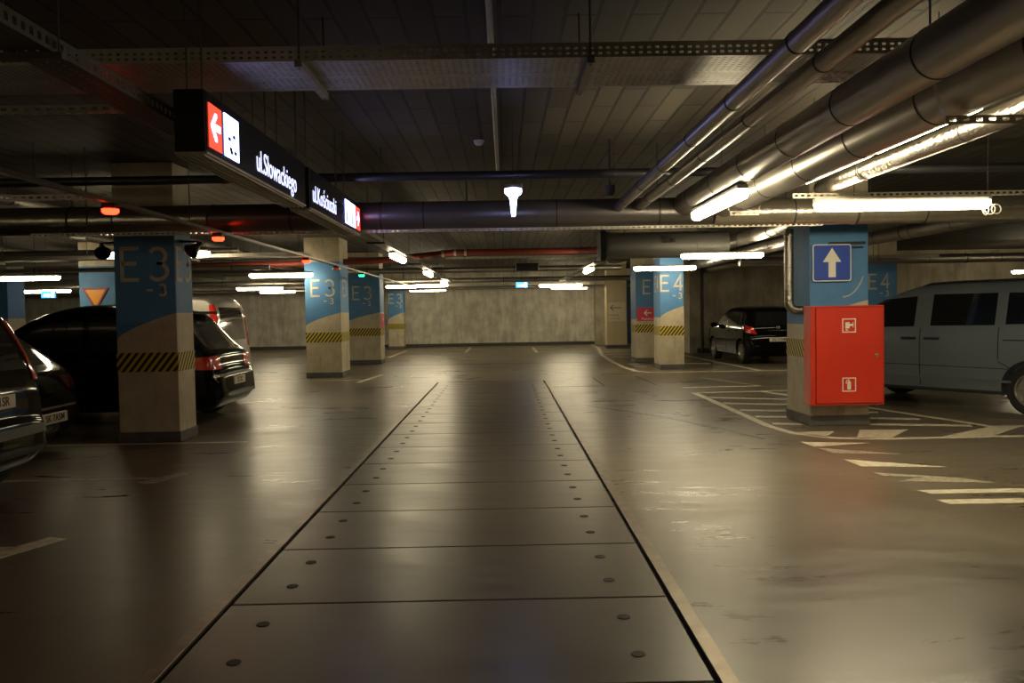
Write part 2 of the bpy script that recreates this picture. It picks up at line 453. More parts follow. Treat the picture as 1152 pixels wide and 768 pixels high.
# ------------------------------------------------------------------ columns
def glyph(ch, w, h):
    if ch == 'E': return [[(w, h), (0, h), (0, 0), (w, 0)], [(0, h * .52), (w * .86, h * .52)]]
    if ch == '4': return [[(w * .72, 0), (w * .72, h), (0, h * .3), (w, h * .3)]]
    if ch == '-': return [[(0, h * .5), (w, h * .5)]]
    if ch == '3':
        p = []
        for i in range(11):
            a = math.radians(150 - i * 24); p.append((w * .46 + w * .46 * math.cos(a), h * .75 + h * .25 * math.sin(a)))
        q = []
        for i in range(12):
            a = math.radians(90 - i * 21.5); q.append((w * .46 + w * .54 * math.cos(a), h * .26 + h * .26 * math.sin(a)))
        return [p[:-1] + [(w * .42, h * .52)], [(w * .42, h * .52)] + q]
    return []
def letters(M, items, sw=.045):
    bm = B()
    for ch, x, z, w, h in items:
        for st in glyph(ch, w, h):
            ribbon(bm, [(x + a, z + b_) for a, b_ in st], sw if h > .2 else sw * .6, -.001, .0035, M)
    return bm
def column(x0, x1, y0, y1, label, row='E3', let=1, painted=True, band=True, low=1.23, rise=.33, base=True, side=0):
    w = x1 - x0; d = y1 - y0; cx = (x0 + x1) / 2; cy = (y0 + y1) / 2
    t = thing('concrete_column', label, 'column', (cx, cy, 0), 0, None)
    m = column_mat('column_' + row, w, painted, low, rise) if painted else M_['cream']
    make('shaft', box(B(), -w / 2, w / 2, -d / 2, d / 2, 0, CE - .002, .012, 2), m, t)
    if base:
        bm = B(); e = .012
        box(bm, -w / 2 - e, w / 2 + e, -d / 2 - e, d / 2 + e, .001, .13, .006, 1); make('plinth', bm, M_['base'], t)
    if band:
        bm = B(); e = .004
        for X0, X1, Y0, Y1 in ((-w/2-e, w/2+e, -d/2-e, -d/2), (-w/2-e, w/2+e, d/2, d/2+e), (-w/2-e, -w/2, -d/2, d/2), (w/2, w/2+e, -d/2, d/2)):
            box(bm, X0, X1, Y0, Y1, .855, 1.085)
        make('hazard_band', bm, M_['hazard'], t)
    if let:
        s = w / .73
        it = [(row[0], -.27, 1.96, .2, .375), (row[1], .06, 1.96, .21, .375), ('-', .02, 1.77, .07, .13), ('3', .17, 1.77, .075, .13)]
        make('painted_number', letters(facing((0, -d / 2, 0), (1, 0, 0), (0, 0, 1)), it), M_['tan'], t)
        if side:
            it2 = [(row[0], -.21, 1.96, .15, .375), (row[1], .03, 1.96, .16, .375)]
            Mx = facing((w / 2, 0, 0), (0, 1, 0), (0, 0, 1)) if side > 0 else facing((-w / 2, 0, 0), (0, -1, 0), (0, 0, 1))
            make('painted_number', letters(Mx, it2), M_['tan'], t)
    return t
column(-4.66, -3.93, 9.97, 10.5, 'nearest left concrete column, blue top with E3, hazard band, beside the big black car', side=1)
column(-4.75, -3.90, 19.83, 20.85, 'second left column from the camera, blue top with E3, under a tube lamp end', side=1)
c3 = column(-4.80, -3.73, 24.95, 25.75, 'third left column from the camera, darker blue E3 face just behind the second one')
column(-4.92, -4.27, 35.1, 35.8, 'far small left column with E3 standing just before the end wall')
cA = column(3.88, 4.47, 20.5, 21.4, 'bright blue and sand column under a glaring tube lamp, right of the aisle', row='E4', side=-1, low=1.3, rise=.28)
cB = column(3.76, 4.75, 23.55, 24.5, 'dim blue column with pink arrow panel, half hidden behind the bright right column', row='E4')
cD = column(4.07, 4.87, 32.75, 33.4, 'cream painted column with a white arrow panel near the end wall', painted=False, band=False, let=0)
cC = column(3.84, 4.58, 10.35, 11.2, 'right foreground column carrying the red cabinet and the blue arrow sign', row='E4', let=0, low=1.28, rise=.3)
column(9.55, 10.5, 22.0, 22.8, 'blue E4 column seen over the roof of the grey minivan', row='E4')
column(-10.25, -9.3, 20.1, 20.9, 'blue column with orange triangle sign behind the big black car on the left', let=0)
column(-15.9, -14.9, 25.0, 25.9, 'blue column at the far left edge of the picture', let=0)
# arc scratched in the blue on the right foreground column
make('paint_arc', ribbon(B(), [(.05 + .3 * math.sin(a / 10), 1.62 + .55 * (1 - math.cos(a / 10))) for a in range(0, 11)], .012, -.001, .002, facing((0, -.425, 0), (1, 0, 0), (0, 0, 1))), M_['tan'], cC)

# panels on columns
t = thing('direction_panel', 'cream panel with black left arrow on the cream column', 'sign', (4.48, 32.745, 1.44))
Mf = facing((0, 0, 0), (1, 0, 0), (0, 0, 1))
make('panel', box(B(), -.35, .35, -.012, 0, -.37, .37), M_['cream2'], t)
bm = ribbon(B(), [(-.26, .16), (.18, .16)], .028, .012, .016, Mf); ribbon(bm, [(-.14, .28), (-.26, .16), (-.14, .04)], .028, .012, .016, Mf)
make('arrow', bm, M_['print'], t)
make('caption', text_bm('WYJŚCIE', .085, 1, .002, 'LEFT', facing((-.28, -.013, -.14), (1, 0, 0), (0, 0, 1))), M_['print'], t)
make('caption', text_bm('ul. Kościuszki', .07, 1, .002, 'LEFT', facing((-.28, -.013, -.27), (1, 0, 0), (0, 0, 1))), M_['print'], t)
t = thing('direction_panel', 'pink panel with white left arrow on the dim blue right column', 'sign', (4.10, 23.545, 1.37))
make('panel', box(B(), -.31, .31, -.012, 0, -.19, .19), M_['pink'], t)
bm = ribbon(B(), [(-.1, .04), (.1, .04)], .03, .012, .016, Mf); ribbon(bm, [(-.02, .12), (-.1, .04), (-.02, -.04)], .03, .012, .016, Mf)
make('arrow', bm, M_['white'], t)
make('caption', text_bm('Multikino', .10, 1, .002, 'CENTER', facing((0, -.013, -.13), (1, 0, 0), (0, 0, 1))), M_['white'], t)
t = thing('direction_panel', 'pink strip panel on the aisle side of the third left column', 'sign', (-3.725, 25.35, 1.3))
make('panel', box(B(), 0, .012, -.3, .3, -.22, .22), M_['pink'], t)
Ms = facing((0, 0, 0), (0, 1, 0), (0, 0, 1))
bm = ribbon(B(), [(-.1, .05), (.12, .05)], .03, .012, .016, Ms); ribbon(bm, [(.04, .13), (.12, .05), (.04, -.03)], .03, .012, .016, Ms)
make('arrow', bm, M_['white'], t)

# triangle sign
t = thing('warning_triangle_sign', 'orange inverted triangle sign with dark red rim on the left blue column', 'sign', (-9.85, 20.09, 1.98))
def tri(s, z): return [(-s, z + s * .86), (s, z + s * .86), (0, z - s * .86)]
make('rim', prism(B(), tri(.32, 0), 0, .02, Mf), M_['signred'], t)
make('face', prism(B(), tri(.24, .02), .02, .026, Mf), M_['orange'], t)

# blue one-way arrow sign on right column
t = thing('arrow_sign', 'square blue traffic sign with white upward arrow above the red cabinet', 'sign', (4.095, 10.33, 2.045))
def rrect(w, h, r, n=6):
    p = []
    for cx, cy, a0 in ((w - r, h - r, 0), (-w + r, h - r, 90), (-w + r, -h + r, 180), (w - r, -h + r, 270)):
        for i in range(n + 1):
            a = math.radians(a0 + 90 * i / n); p.append((cx + r * math.cos(a), cy + r * math.sin(a)))
    return p
make('backing', prism(B(), rrect(.24, .23, .03), .03, .045, Mf), M_['swhite'], t)
make('face', prism(B(), rrect(.228, .218, .025), .045, .048, Mf), M_['sblue'], t)
make('arrow', prism(B(), [(-.045, -.18), (.045, -.18), (.045, .01), (.115, .01), (0, .185), (-.115, .01), (-.045, .01)], .048, .051, Mf), M_['swhite'], t)
bm = B(); box(bm, -.02, .44, -.012, .010, .23, .262, .003, 1); box(bm, .08, .40, -.03, -.008, .18, .20, .003, 1); box(bm, -.02, .02, -.03, .018, -.2, .26)
make('bracket', bm, M_['black'], t)

# red hydrant cabinet
t = thing('hydrant_cabinet', 'red metal fire hydrant cabinet on the right foreground column', 'cabinet', (4.21, 10.345, .285))
W, H_, D = .452, 1.225, .245
make('body', box(B(), -W, W, -D, 0, 0, H_, .006, 2), M_['red'], t)
bm = B()
box(bm, -W + .055, W - .018, -D - .0035, -D - .0005, .018, H_ - .018); make('door_gap', bm, M_['redd'], t)
dr = make('door', box(B(), -W + .063, W - .024, -D - .016, -D - .002, .026, H_ - .026, .004, 2), M_['red'], t)
make('hinge_strip', box(B(), -W + .012, -W + .045, -D - .009, -D, .012, H_ - .012, .004, 2), M_['red'], t)
Md = facing((.0, -D - .016, 0), (1, 0, 0), (0, 0, 1))
def pict(cz, icon):
    bm = ribbon(B(), [(-.078, cz - .08), (.078, cz - .08), (.078, cz + .08), (-.078, cz + .08)], .012, 0, .002, Md, True)
    if icon == 'hose':
        prism(bm, [(-.045, cz - .035), (.005, cz - .035), (.005, cz + .04), (-.045, cz + .04)], 0, .002, Md)
        prism(bm, [(.005, cz - .01), (.05, cz - .0), (.05, cz + .018), (.005, cz + .022)], 0, .002, Md)
        ribbon(bm, [(-.035, cz - .035), (-.035, cz - .06), (-.01, cz - .055)], .008, 0, .002, Md)
        ribbon(bm, [(.05, cz - .025), (.05, cz + .04)], .008, 0, .002, Md)
    else:
        prism(bm, [(-.022, cz - .06), (.022, cz - .06), (.022, cz + .03), (.008, cz + .045), (-.008, cz + .045), (-.022, cz + .03)], 0, .002, Md)
        ribbon(bm, [(-.008, cz + .045), (.0, cz + .062), (-.034, cz + .05), (-.036, cz + .01)], .009, 0, .002, Md)
    return bm
for cz, ic in ((.98, 'hose'), (.255, 'ext')):
    b2 = pict(cz, ic)
    for v in b2.verts: v.co.x += .012
    make('pictogram', b2, M_['white'], dr)
bm = B(); lathe(bm, [(0, .022), (.016, .022), (.019, .016), (.019, 0.002), (.027, .002), (.027, 0)], 24, facing((.352, -D - .016, .61), (1, 0, 0), (0, 0, 1)))
make('lock', bm, M_['brass'], dr, smooth=True)

# foil clad pipe with elbow into column side
pts = [(3.665, 10.6, 2.50), (3.665, 10.6, 1.56)] + [(3.665 + .10 * (1 - math.cos(math.radians(a))), 10.6, 1.56 - .10 * math.sin(math.radians(a))) for a in range(15, 91, 15)] + [(3.84, 10.6, 1.46)]
t = thing('foil_downpipe', 'crinkled silver foil pipe with elbow left of the red cabinet', 'pipe', (0, 0, 0))
make('pipe', tube(B(), pts, .058, 24), M_['foil'], t, smooth=True)
for z in (2.3, 2.0, 1.7):
    make('strap', tube(B(), [(3.665, 10.6, z), (3.665, 10.6, z + .012)], .060, 24), M_['galvd'], t)

# ------------------------------------------------------------------ floor paint
def paint(pts, name, label, cat, m='marks', group=None, par=None):
    a = sum((pts[i][0] * pts[(i + 1) % len(pts)][1] - pts[(i + 1) % len(pts)][0] * pts[i][1]) for i in range(len(pts)))
    if a < 0: pts = pts[::-1]
    o = make(name, prism(B(), pts, .0003, .003), M_[m], par)
    if not par: tag(o, label, cat, group)
    return o
def stroke(pts, w, name, label, cat, m='marks', group=None, par=None):
    o = make(name, ribbon(B(), pts, w, .0003, .003), M_[m], par)
    if not par: tag(o, label, cat, group)
    return o
# left bays: long separator plus a tick across its end
bays = [(5.42, 'nearest the camera at the left edge of the picture', 'marks'), (7.72, 'in front of the nearest left column', 'marksworn'), (9.98 - .1, 'passing the foot of the nearest left column', 'marks')]
for y, d, m in bays:
    t = thing('bay_line', 'painted parking bay line %s' % d, 'floor marking', (0, y, 0), 0, 'left bay lines')
    if y < 9:
        make('separator', ribbon(B(), [(-9.5, 0), (-3.25, 0)], .07, .0003, .003), M_[m], t)
        make('end_tick', ribbon(B(), [(-3.3, -.24), (-3.09, .24)], .16, .0003, .003), M_[m], t)
    else:
        make('separator', ribbon(B(), [(-9.5, .0), (-3.1, .0)], .07, .0003, .003), M_[m], t)
t = thing('bay_line', 'painted parking bay line ending right of the second left column', 'floor marking', (0, 19.0, 0), 0, 'left bay lines')
make('separator', ribbon(B(), [(-9.5, 0), (-3.3, 0)], .08, .0003, .003), M_['marks'], t)
make('end_tick', ribbon(B(), [(-3.25, -.8), (-3.05, 1.5)], .13, .0003, .003), M_['marks'], t)
t = thing('bay_line', 'worn short parking bay line behind the rear of the big black car', 'floor marking', (0, 12.1, 0), 0, 'left bay lines')
make('separator', ribbon(B(), [(-3.8, 1.4), (-3.05, 1.4)], .08, .0003, .003), M_['marksworn'], t)
for x, y0, y1, d in ((-1.48, 31.2, 35.6, 'left of the two bay lines running to the end wall'), (1.18, 30.2, 34.8, 'right of the two bay lines running to the end wall'), (-4.0, 28.5, 34.0, 'far bay line beside the small left column at the end wall')):
    stroke([(x, y0), (x, y1)], .11, 'bay_line', 'painted ' + d, 'floor marking')
# right: hatched island behind the cabinet column
t = thing('hatched_island', 'hatched painted island around the right foreground column', 'floor marking')
stroke([(3.38, 14.7), (3.33, 10.4), (3.42, 9.75), (3.75, 9.36), (4.3, 9.24), (7.6, 9.28)], .11, 'border', '', '', par=t)
stroke([(4.62, 14.7), (5.95, 10.02), (9.0, 9.96)], .10, 'border', '', '', par=t)
stroke([(3.45, 14.72), (5.4, 14.85)], .12, 'border', '', '', par=t)
for y in (13.9, 13.0, 12.1, 11.35):
    xr = 4.62 + (14.7 - y) * (5.95 - 4.62) / (14.7 - 10.02) - .12
    stroke([(3.45, y), (xr, y - .55)], .15, 'stripe', '', '', par=t)
stroke([(3.45, 10.62), (3.8, 10.52)], .15, 'stripe', '', '', par=t)
stroke([(4.62, 10.42), (5.75, 10.12)], .15, 'stripe', '', '', par=t)
for q in ([(3.47, 9.85), (3.96, 9.87), (3.68, 9.44), (3.55, 9.6)], [(4.28, 9.92), (4.86, 9.9), (4.36, 9.28), (3.97, 9.28)], [(5.9, 10.0), (6.28, 9.98), (5.55, 9.31), (4.95, 9.31)], [(7.2, 9.92), (7.7, 9.92), (7.1, 9.31), (6.55, 9.31)]):
    paint(q, 'stripe', '', '', par=t)
# second island around the far right columns
t = thing('hatched_island', 'hatched painted island around the two blue columns right of the aisle', 'floor marking')
stroke([(3.86, 36.8), (3.75, 33.0), (3.3, 28.0), (3.13, 24.0), (3.13, 21.6), (3.22, 20.2), (3.45, 19.7), (6.9, 19.6)], .13, 'border', '', '', par=t)
for y in (33.5, 31.8, 30.1, 28.2, 26.6, 22.9, 21.9):
    stroke([(3.45, y), (5.3 if y > 25 else 3.74, y - (.4 if y > 25 else .1))], .2, 'stripe', '', '', par=t)
stroke([(4.6, 22.9), (5.6, 22.5)], .2, 'stripe', '', '', par=t)
stroke([(5.8, 27.9), (6.1, 19.7)], .12, 'border', '', '', par=t)
stroke([(3.4, 15.75), (4.9, 15.8)], .12, 'bay_line', 'short painted line just beyond the hatched island of the foreground column', 'floor marking')
stroke([(4.3, 17.9), (4.9, 15.9)], .08, 'bay_line', 'faint slanted line between the two hatched islands', 'floor marking', m='marksworn')
# give way teeth
for q, d, m in (([(3.28, 9.12), (3.30, 8.80), (3.98, 8.97)], 'farthest of the give way triangles before the red cabinet', 'marks'),
                ([(3.31, 8.70), (3.35, 8.38), (4.0, 8.28), (3.62, 8.50)], 'second farthest give way triangle, partly worn', 'marksworn'),
                ([(3.31, 8.03), (3.32, 7.66), (4.07, 7.56)], 'largest crisp give way triangle, third from the red cabinet', 'marks'),
                ([(3.30, 7.36), (3.31, 7.22), (3.62, 7.12), (3.34, 6.98), (4.1, 6.84), (3.9, 7.08)], 'most worn give way triangle, nearest the camera', 'marksworn')):
    paint(q, 'give_way_triangle', d, 'floor marking', m, 'give way triangles')
paint([(3.32, 6.62), (3.37, 6.49), (9.0, 6.46), (9.0, 6.60)], 'stop_line', 'farther of the two parallel white lines at the right edge', 'floor marking')
paint([(3.30, 6.28), (3.33, 6.14), (9.0, 6.10), (9.0, 6.25)], 'stop_line', 'nearer of the two parallel white lines at the right edge', 'floor marking')

for i, (pts, lb) in enumerate((([(1.3, 13.0), (1.8, 12.2), (2.3, 11.2), (2.7, 10.2), (2.95, 9.4)], 'long faint curved tyre mark left of the hatched island'),)):
    stroke(pts, .05, 'tyre_mark', lb, 'floor mark', m='smear')
# ------------------------------------------------------------------ lamps
def tube_lamp(label, loc, rz=0, length=1.5, group='tube lamps', rods=(-.6, .6)):
    t = thing('tube_lamp', label, 'lamp', loc, rz, group)
    L = length / 2
    bm = B(); box(bm, -L, L, -.045, .045, .05, .095, .012, 2); make('housing', bm, M_['housing'], t)
    bm = B()
    prof = [(-.048, .056), (-.060, .042), (-.060, .01), (-.046, -.02), (-.02, -.032), (.02, -.032), (.046, -.02), (.060, .01), (.060, .042), (.048, .056)]
    xs = [(-L + .01, .6), (-L + .05, 1), (L - .05, 1), (L - .01, .6)]
    rows = [[bm.verts.new((x, y * s, .045 + (z - .045) * s)) for y, z in prof] for x, s in xs]
    for a, c in zip(rows, rows[1:]):
        for k in range(len(prof) - 1): bm.faces.new((a[k], a[k + 1], c[k + 1], c[k]))
        bm.faces.new((a[-1], a[0], c[0], c[-1]))
    bm.faces.new(rows[0]); bm.faces.new(rows[-1][::-1])
    make('diffuser', bm, M_['lamp'], t)
    for f in rods: rod(t, (L * f, 0, .09), (L * f, 0, CE - loc[2]), .004)
    return t
R90 = PI / 2
tl = tube_lamp
lampA = tl('large bright tube lamp hanging above the blue arrow sign, upper right', (3.8, 7.86, 2.435), 0, 1.68, rods=())
for (dx, r) in ((.80, .055), (.90, .045), (.84, .05)):
    a0 = dx
    ring_pts = [(a0 + r * math.cos(a) * (.5 if dx == .80 else 1), .0, -.035 + r * math.sin(a)) for a in [2 * PI * i / 20 for i in range(21)]]
    make('cable_loop', tube(B(), ring_pts, .006, 8, False), M_['cable'], lampA, smooth=True)
tl('bright tube lamp along the aisle under the big right pipes', (2.0, 7.72, 2.438), R90, 1.7, rods=())
tl('edge lit tube lamp behind the lowest big right pipe, nearer one', (2.80, 5.55, 2.668), R90, 1.4, 'lamps behind the right pipes', rods=(-.35, .35))
tl('edge lit tube lamp behind the lowest big right pipe, farther one', (2.80, 7.0, 2.668), R90, 1.4, 'lamps behind the right pipes')
tl('tube lamp peeping out on both sides behind the nearest left column', (-5.2, 12.5, 2.43), 0, 1.6)
tl('tube lamp whose right end meets the second left column', (-5.2, 19.45, 2.43), 0, 1.5)
tl('tube lamp at the left edge of the picture over the black cars', (-10.8, 18.9, 2.43), 0, 1.5)
tl('small far tube lamp next to the far left exit sign', (-15.2, 27.7, 2.43), 0, 1.6)
tl('tube lamp just above the silver van', (-8.4, 28.6, 2.43), 0, 1.6)
tl('smallest far tube lamp between silver van and second left column', (-8.9, 32.7, 2.43), 0, 1.4)
tl('left one of the touching tube lamps by the small far left column', (-3.55, 28.9, 2.43), 0, 1.1)
tl('right one of the touching tube lamps by the small far left column', (-2.45, 28.3, 2.43), 0, 1.1)
tl('tube lamp in front of the right part of the end wall', (2.1, 30.5, 2.43), 0, 1.6)
tl('tube lamp glaring on the bright blue right column', (3.85, 19.7, 2.46), 0, 1.5)
tl('tube lamp under the jet fan right end', (3.95, 14.9, 2.43), 0, 1.5, rods=(-.6, .35))
tl('tube lamp at the right edge of the picture over the minivan roof', (16.1, 24.8, 2.43), 0, 1.6)
tl('nearest tube lamp of the row left of the aisle, beyond the signs', (-1.82, 14.4, 2.45), R90, 1.5, 'aisle lamps left', rods=())
tl('middle tube lamp of the row left of the aisle', (-1.84, 20.4, 2.45), R90, 1.5, 'aisle lamps left', rods=())
tl('farthest tube lamp of the row left of the aisle', (-1.9, 26.6, 2.45), R90, 1.5, 'aisle lamps left', rods=())
tl('short looking tube lamp right of the aisle left of the jet fan', (2.05, 19.9, 2.45), R90, 1.5, rods=())
# row lamps outside the picture that light the near part, then added fill lamps
tl('tube lamp of the aisle row outside the picture, right behind the camera', (2.0, -.8, 2.438), R90, 1.5, rods=())
tl('tube lamp outside the picture over the left bays behind the camera', (-9.5, -1.5, 2.43), 0, 1.5)
tl('tube lamp outside the picture over the bays on the right', (7.6, 2.4, 2.43), 0, 1.5)
tl('tube lamp over the minivan outside the picture on the right', (9.6, 8.2, 2.43), 0, 1.5)
tl('tube lamp added outside the picture to light the region beyond the minivan', (12.8, 14.0, 2.43), 0, 1.5)  # added out of view to light the right side beyond the minivan
tl('extra tube lamp added to wash the end wall, right part', (2.7, 34.0, 2.43), 0, 1.5)  # added as wall wash to brighten the end wall
tl('extra tube lamp added to wash the end wall, left part', (-3.1, 33.9, 2.43), 0, 1.5)  # second added wall wash, left of the aisle
tl('unseen tube lamp over the black hatchback bay, hidden by a column', (7.66, 19.4, 2.43), 0, 1.4, rods=(-.2, .6))  # unseen lamp, hidden behind the right foreground column

# pendant cold light
t = thing('pendant_light', 'small cold white tapered light hanging over the aisle before the round duct', 'lamp', (.108, 8.0, 2.42))
make('glow_cone', lathe(B(), [(0, 0), (.018, .0), (.024, .05), (.034, .16), (.045, .19), (.075, .212), (.084, .235), (.082, .262), (0, .262)], 28), M_['econe'], t, smooth=True)
make('cap', box(B(), -.088, .088, -.07, .07, .262, .305, .008, 2), M_['galvd'], t)
rod(t, (0, 0, .30), (0, 0, .94), .005)

# parking space indicators on a long rail
t = thing('indicator_rail', 'thin rail running along the ends of the left bays carrying indicators', 'rail')
make('rail', box(B(), -3.10, -3.05, 1.5, 27.8, 2.405, 2.435), M_['galvd'], t)
for y in (4, 8.2, 12.5, 17.3, 22.4, 27): rod(t, (-3.075, y, 2.43), (-3.075, y, CE), .004)
for y, m, lb in ((6.55, 'ledr', 'glowing red bay indicator nearest the camera at upper left'), (9.0, 'ledr', 'glowing red bay indicator right of the nearest left column top'), (13.0, 'ledr', 'glowing red bay indicator left of the second left column top'), (18.0, 'ledg', 'small green bay indicator beside the second left column'), (15.3, 'tailo', 'dull pinkish bay indicator between the red and the green one')):
    t = thing('bay_indicator', lb, 'indicator light', (-3.075, y, 2.324), 0, 'bay indicators')
    bm = B(); box(bm, -.05, .05, -.05, .05, .035, .083, .01, 2); make('housing', bm, M_['black'], t)
    make('light', lathe(B(), [(0, -.006), (.045, -.003), (.062, .012), (.064, .035), (0, .035)], 24), M_[m], t, smooth=True)
# unlit display board, exit signs
t = thing('display_board', 'small dark unlit display board hanging over the far aisle', 'display', (.58, 20, 2.49))
make('case', box(B(), -.27, .27, -.05, .05, 0, .18, .008, 1), M_['signbody'], t)
make('screen', box(B(), -.245, .245, -.056, -.05, .02, .16), M_['black'], t)
rod(t, (0, 0, .18), (0, 0, .87))
def exit_sign(x, y, z, lb, s=1.0):
    t = thing('exit_sign', lb, 'sign', (x, y, z), 0, 'lit exit signs')
    make('case', box(B(), -.21 * s, .21 * s, -.04, .04, 0, .2 * s, .006, 1), M_['housing'], t)
    make('face', box(B(), -.2 * s, .2 * s, -.046, -.04, .008, .192 * s), M_['exitb'], t)
    Mz = facing((0, -.046, 0), (1, 0, 0), (0, 0, 1)); bm = B()
    prism(bm, [(-.13 * s, .05 * s), (.0, .05 * s), (.0, .02 * s), (.06 * s, .08 * s), (0, .14 * s), (0, .11 * s), (-.13 * s, .11 * s)], 0, .004, Mz)
    prism(bm, [(.08 * s, .02 * s), (.16 * s, .02 * s), (.16 * s, .17 * s), (.08 * s, .17 * s)], 0, .004, Mz)
    make('symbol', bm, M_['exitw'], t)
    rod(t, (0, 0, .2 * s), (0, 0, CE - z))
exit_sign(.62, 28.0, 2.31, 'blue lit exit sign over the middle of the far aisle', 1.0)
exit_sign(-14.2, 26.0, 2.18, 'blue lit exit sign under a small lamp at far left', 1.1)
exit_sign(-15.4, 24.8, 2.15, 'round looking blue lit sign at the left edge of the picture', .8)

# ------------------------------------------------------------------ the lit street name signs
def sign_box(name_label, y0, y1):
    t = thing('street_sign_box', name_label, 'sign', (-1.55, y0, 2.36))
    L = y1 - y0
    make('box', box(B(), -.17, -.004, 0, L, .012, .34, .006, 2), M_['signbody'], t)
    make('face_panel', box(B(), -.004, 0, .01, L - .01, .02, .33), M_['signface'], t)
    bm = B(); box(bm, -.172, .002, 0, L, 0, .012)
    for i in range(5): box(bm, -.165 + i * .034, -.150 + i * .034, .01, L - .01, -.008, 0)
    make('ribbed_underside', bm, M_['signunder'], t)
    for y in (.10, L - .62):
        for x in (-.13, -.05): rod(t, (x, y, .34), (x, y, CE - 2.36))
    return t
def arrow_pts(cx, cz, s, d):
    """d=-1 arrow to -u"""
    p = [(-.5, 0), (-.05, .5), (.12, .5), (.12, .36), (-.14, .12), (.5, .12), (.5, -.12), (-.14, -.12), (.12, -.36), (.12, -.5), (-.05, -.5)]
    return [(cx + a * s * (-d), cz + b_ * s) for a, b_ in p]
def MS(y=0.0): return facing((0, y, 0), (0, 1, 0), (0, 0, 1))
def tile(t, y0, y1, z0, z1, m, name):
    return make(name, box(B(), .0005, .004, y0, y1, z0, z1, .0015, 1), M_[m], t)
s1 = sign_box('near hanging lit sign with red arrow tile reading ul. Słowackiego', 4.40, 6.58)
tl_ = tile(s1, .04, .235, .045, .28, 'ered', 'red_tile')
make('arrow', prism(B(), arrow_pts(.137, .165, .15, -1), .004, .006, MS()), M_['ewhite'], tl_)
tl_ = tile(s1, .285, .53, .045, .285, 'ewhite', 'white_tile')
bm = B()
for a, b_ in ((.36, .085), (.34, .14), (.42, .165), (.37, .07), (.44, .075)):
    prism(bm, [(a, b_), (a + .045, b_), (a + .045, b_ + .022), (a, b_ + .022)], .004, .0055, MS())
make('pictogram', bm, M_['pict'], tl_)
make('lettering', text_bm('ul.Słowackiego', .20, .86, .001, 'LEFT', facing((.0015, .88, .125), (0, 1, 0), (0, 0, 1)), bold=.0), M_['etext'], s1)
s2 = sign_box('far hanging lit sign with red end tile reading ul. Kościuszki', 6.74, 9.06)
make('lettering', text_bm('ul.Kościuszki', .20, .90, .001, 'LEFT', facing((.0015, .08, .135), (0, 1, 0), (0, 0, 1)), bold=.0), M_['etext'], s2)
for y0, y1 in ((1.48, 1.73), (1.77, 2.02)):
    tl_ = tile(s2, y0, y1, .05, .285, 'ewhite', 'white_tile'); bm = B()
    for a in (.04, .15): prism(bm, [(y0 + a, .065), (y0 + a + .06, .065), (y0 + a + .05, .19), (y0 + a + .01, .19)], .004, .0055, MS())
    make('pictogram', bm, M_['pict'], tl_)
tl_ = tile(s2, 2.05, 2.29, .05, .285, 'ered', 'red_tile')
make('arrow', prism(B(), arrow_pts(2.17, .165, .15, 1), .004, .006, MS()), M_['ewhite'], tl_)

# ------------------------------------------------------------------ ducts and pipes
def pipe(name, label, p0, p1, r, m, ring=None, seg=28, flange=None, hang=None, cat='pipe', group=None, ringm='ring', rr=.004):
    p0 = Vector(p0); p1 = Vector(p1); d = p1 - p0; L = d.length; u = d / L
    t = thing(name, label, cat, (0, 0, 0), 0, group)
    make('pipe', tube(B(), [p0, p1], r, seg), M_[m], t, smooth=True)
    if ring:
        n = int(L / ring)
        for i in range(n):
            c = p0 + u * (ring * (i + .6))
            if (c - p0).length > L - .05: break
            make('joint_ring', tube(B(), [c, c + u * .012], r + rr, seg), M_[ringm], t)
    if hang:
        for q in hang:
            c = p0 + u * q; bm = B()
            tube(bm, [(c.x, c.y, c.z + r), (c.x, c.y, CE)], .006, 8)
            tube(bm, [c - u * .012, c + u * .012], r + .006, seg)
            make('hanger', bm, M_['rod'], t)
    return t
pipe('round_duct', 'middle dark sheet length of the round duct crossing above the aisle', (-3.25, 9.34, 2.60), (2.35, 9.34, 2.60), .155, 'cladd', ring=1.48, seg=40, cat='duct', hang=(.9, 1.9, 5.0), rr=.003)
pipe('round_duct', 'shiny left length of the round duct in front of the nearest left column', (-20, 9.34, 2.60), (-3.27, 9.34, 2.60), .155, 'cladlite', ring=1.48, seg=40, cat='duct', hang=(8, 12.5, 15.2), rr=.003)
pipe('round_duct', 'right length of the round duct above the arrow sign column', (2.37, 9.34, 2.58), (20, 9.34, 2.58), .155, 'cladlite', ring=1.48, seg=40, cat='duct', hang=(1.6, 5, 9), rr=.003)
pipe('thin_pipe', 'slim dark pipe crossing above the round duct', (-18, 8.78, 2.945), (6, 8.78, 2.945), .047, 'darkpipe', hang=(8, 13.1, 15.1, 18.2, 19.2, 22), rr=.01)
pipe('clad_pipe', 'thinnest leftmost silver pipe of the right bundle', (1.285, 9.19, 2.64), (1.285, -3, 2.64), .052, 'clad', ring=1.0, rr=.003, group='silver pipes of the right bundle')
pipe('clad_pipe', 'second slim silver pipe of the right bundle', (1.515, 9.19, 2.645), (1.515, -3, 2.645), .050, 'clad', ring=1.15, rr=.003, group='silver pipes of the right bundle')
pipe('clad_pipe', 'thickest silver pipe of the right bundle, third from the left', (2.02, 9.165, 2.665), (2.02, -3, 2.665), .125, 'clad', ring=.95, seg=36, rr=.003, group='silver pipes of the right bundle')
pipe('clad_pipe', 'lowest right silver pipe of the bundle beside the edge lit lamps', (2.46, 9.165, 2.655), (2.46, -3, 2.655), .148, 'clad', ring=.98, seg=36, rr=.003, group='silver pipes of the right bundle')
pipe('foil_pipe', 'crinkled foil clad pipe right of the silver pipe bundle', (3.12, 8.1, 2.66), (3.12, -2, 2.66), .075, 'foil', ring=1.6, rr=.003, hang=(1, 4.4))
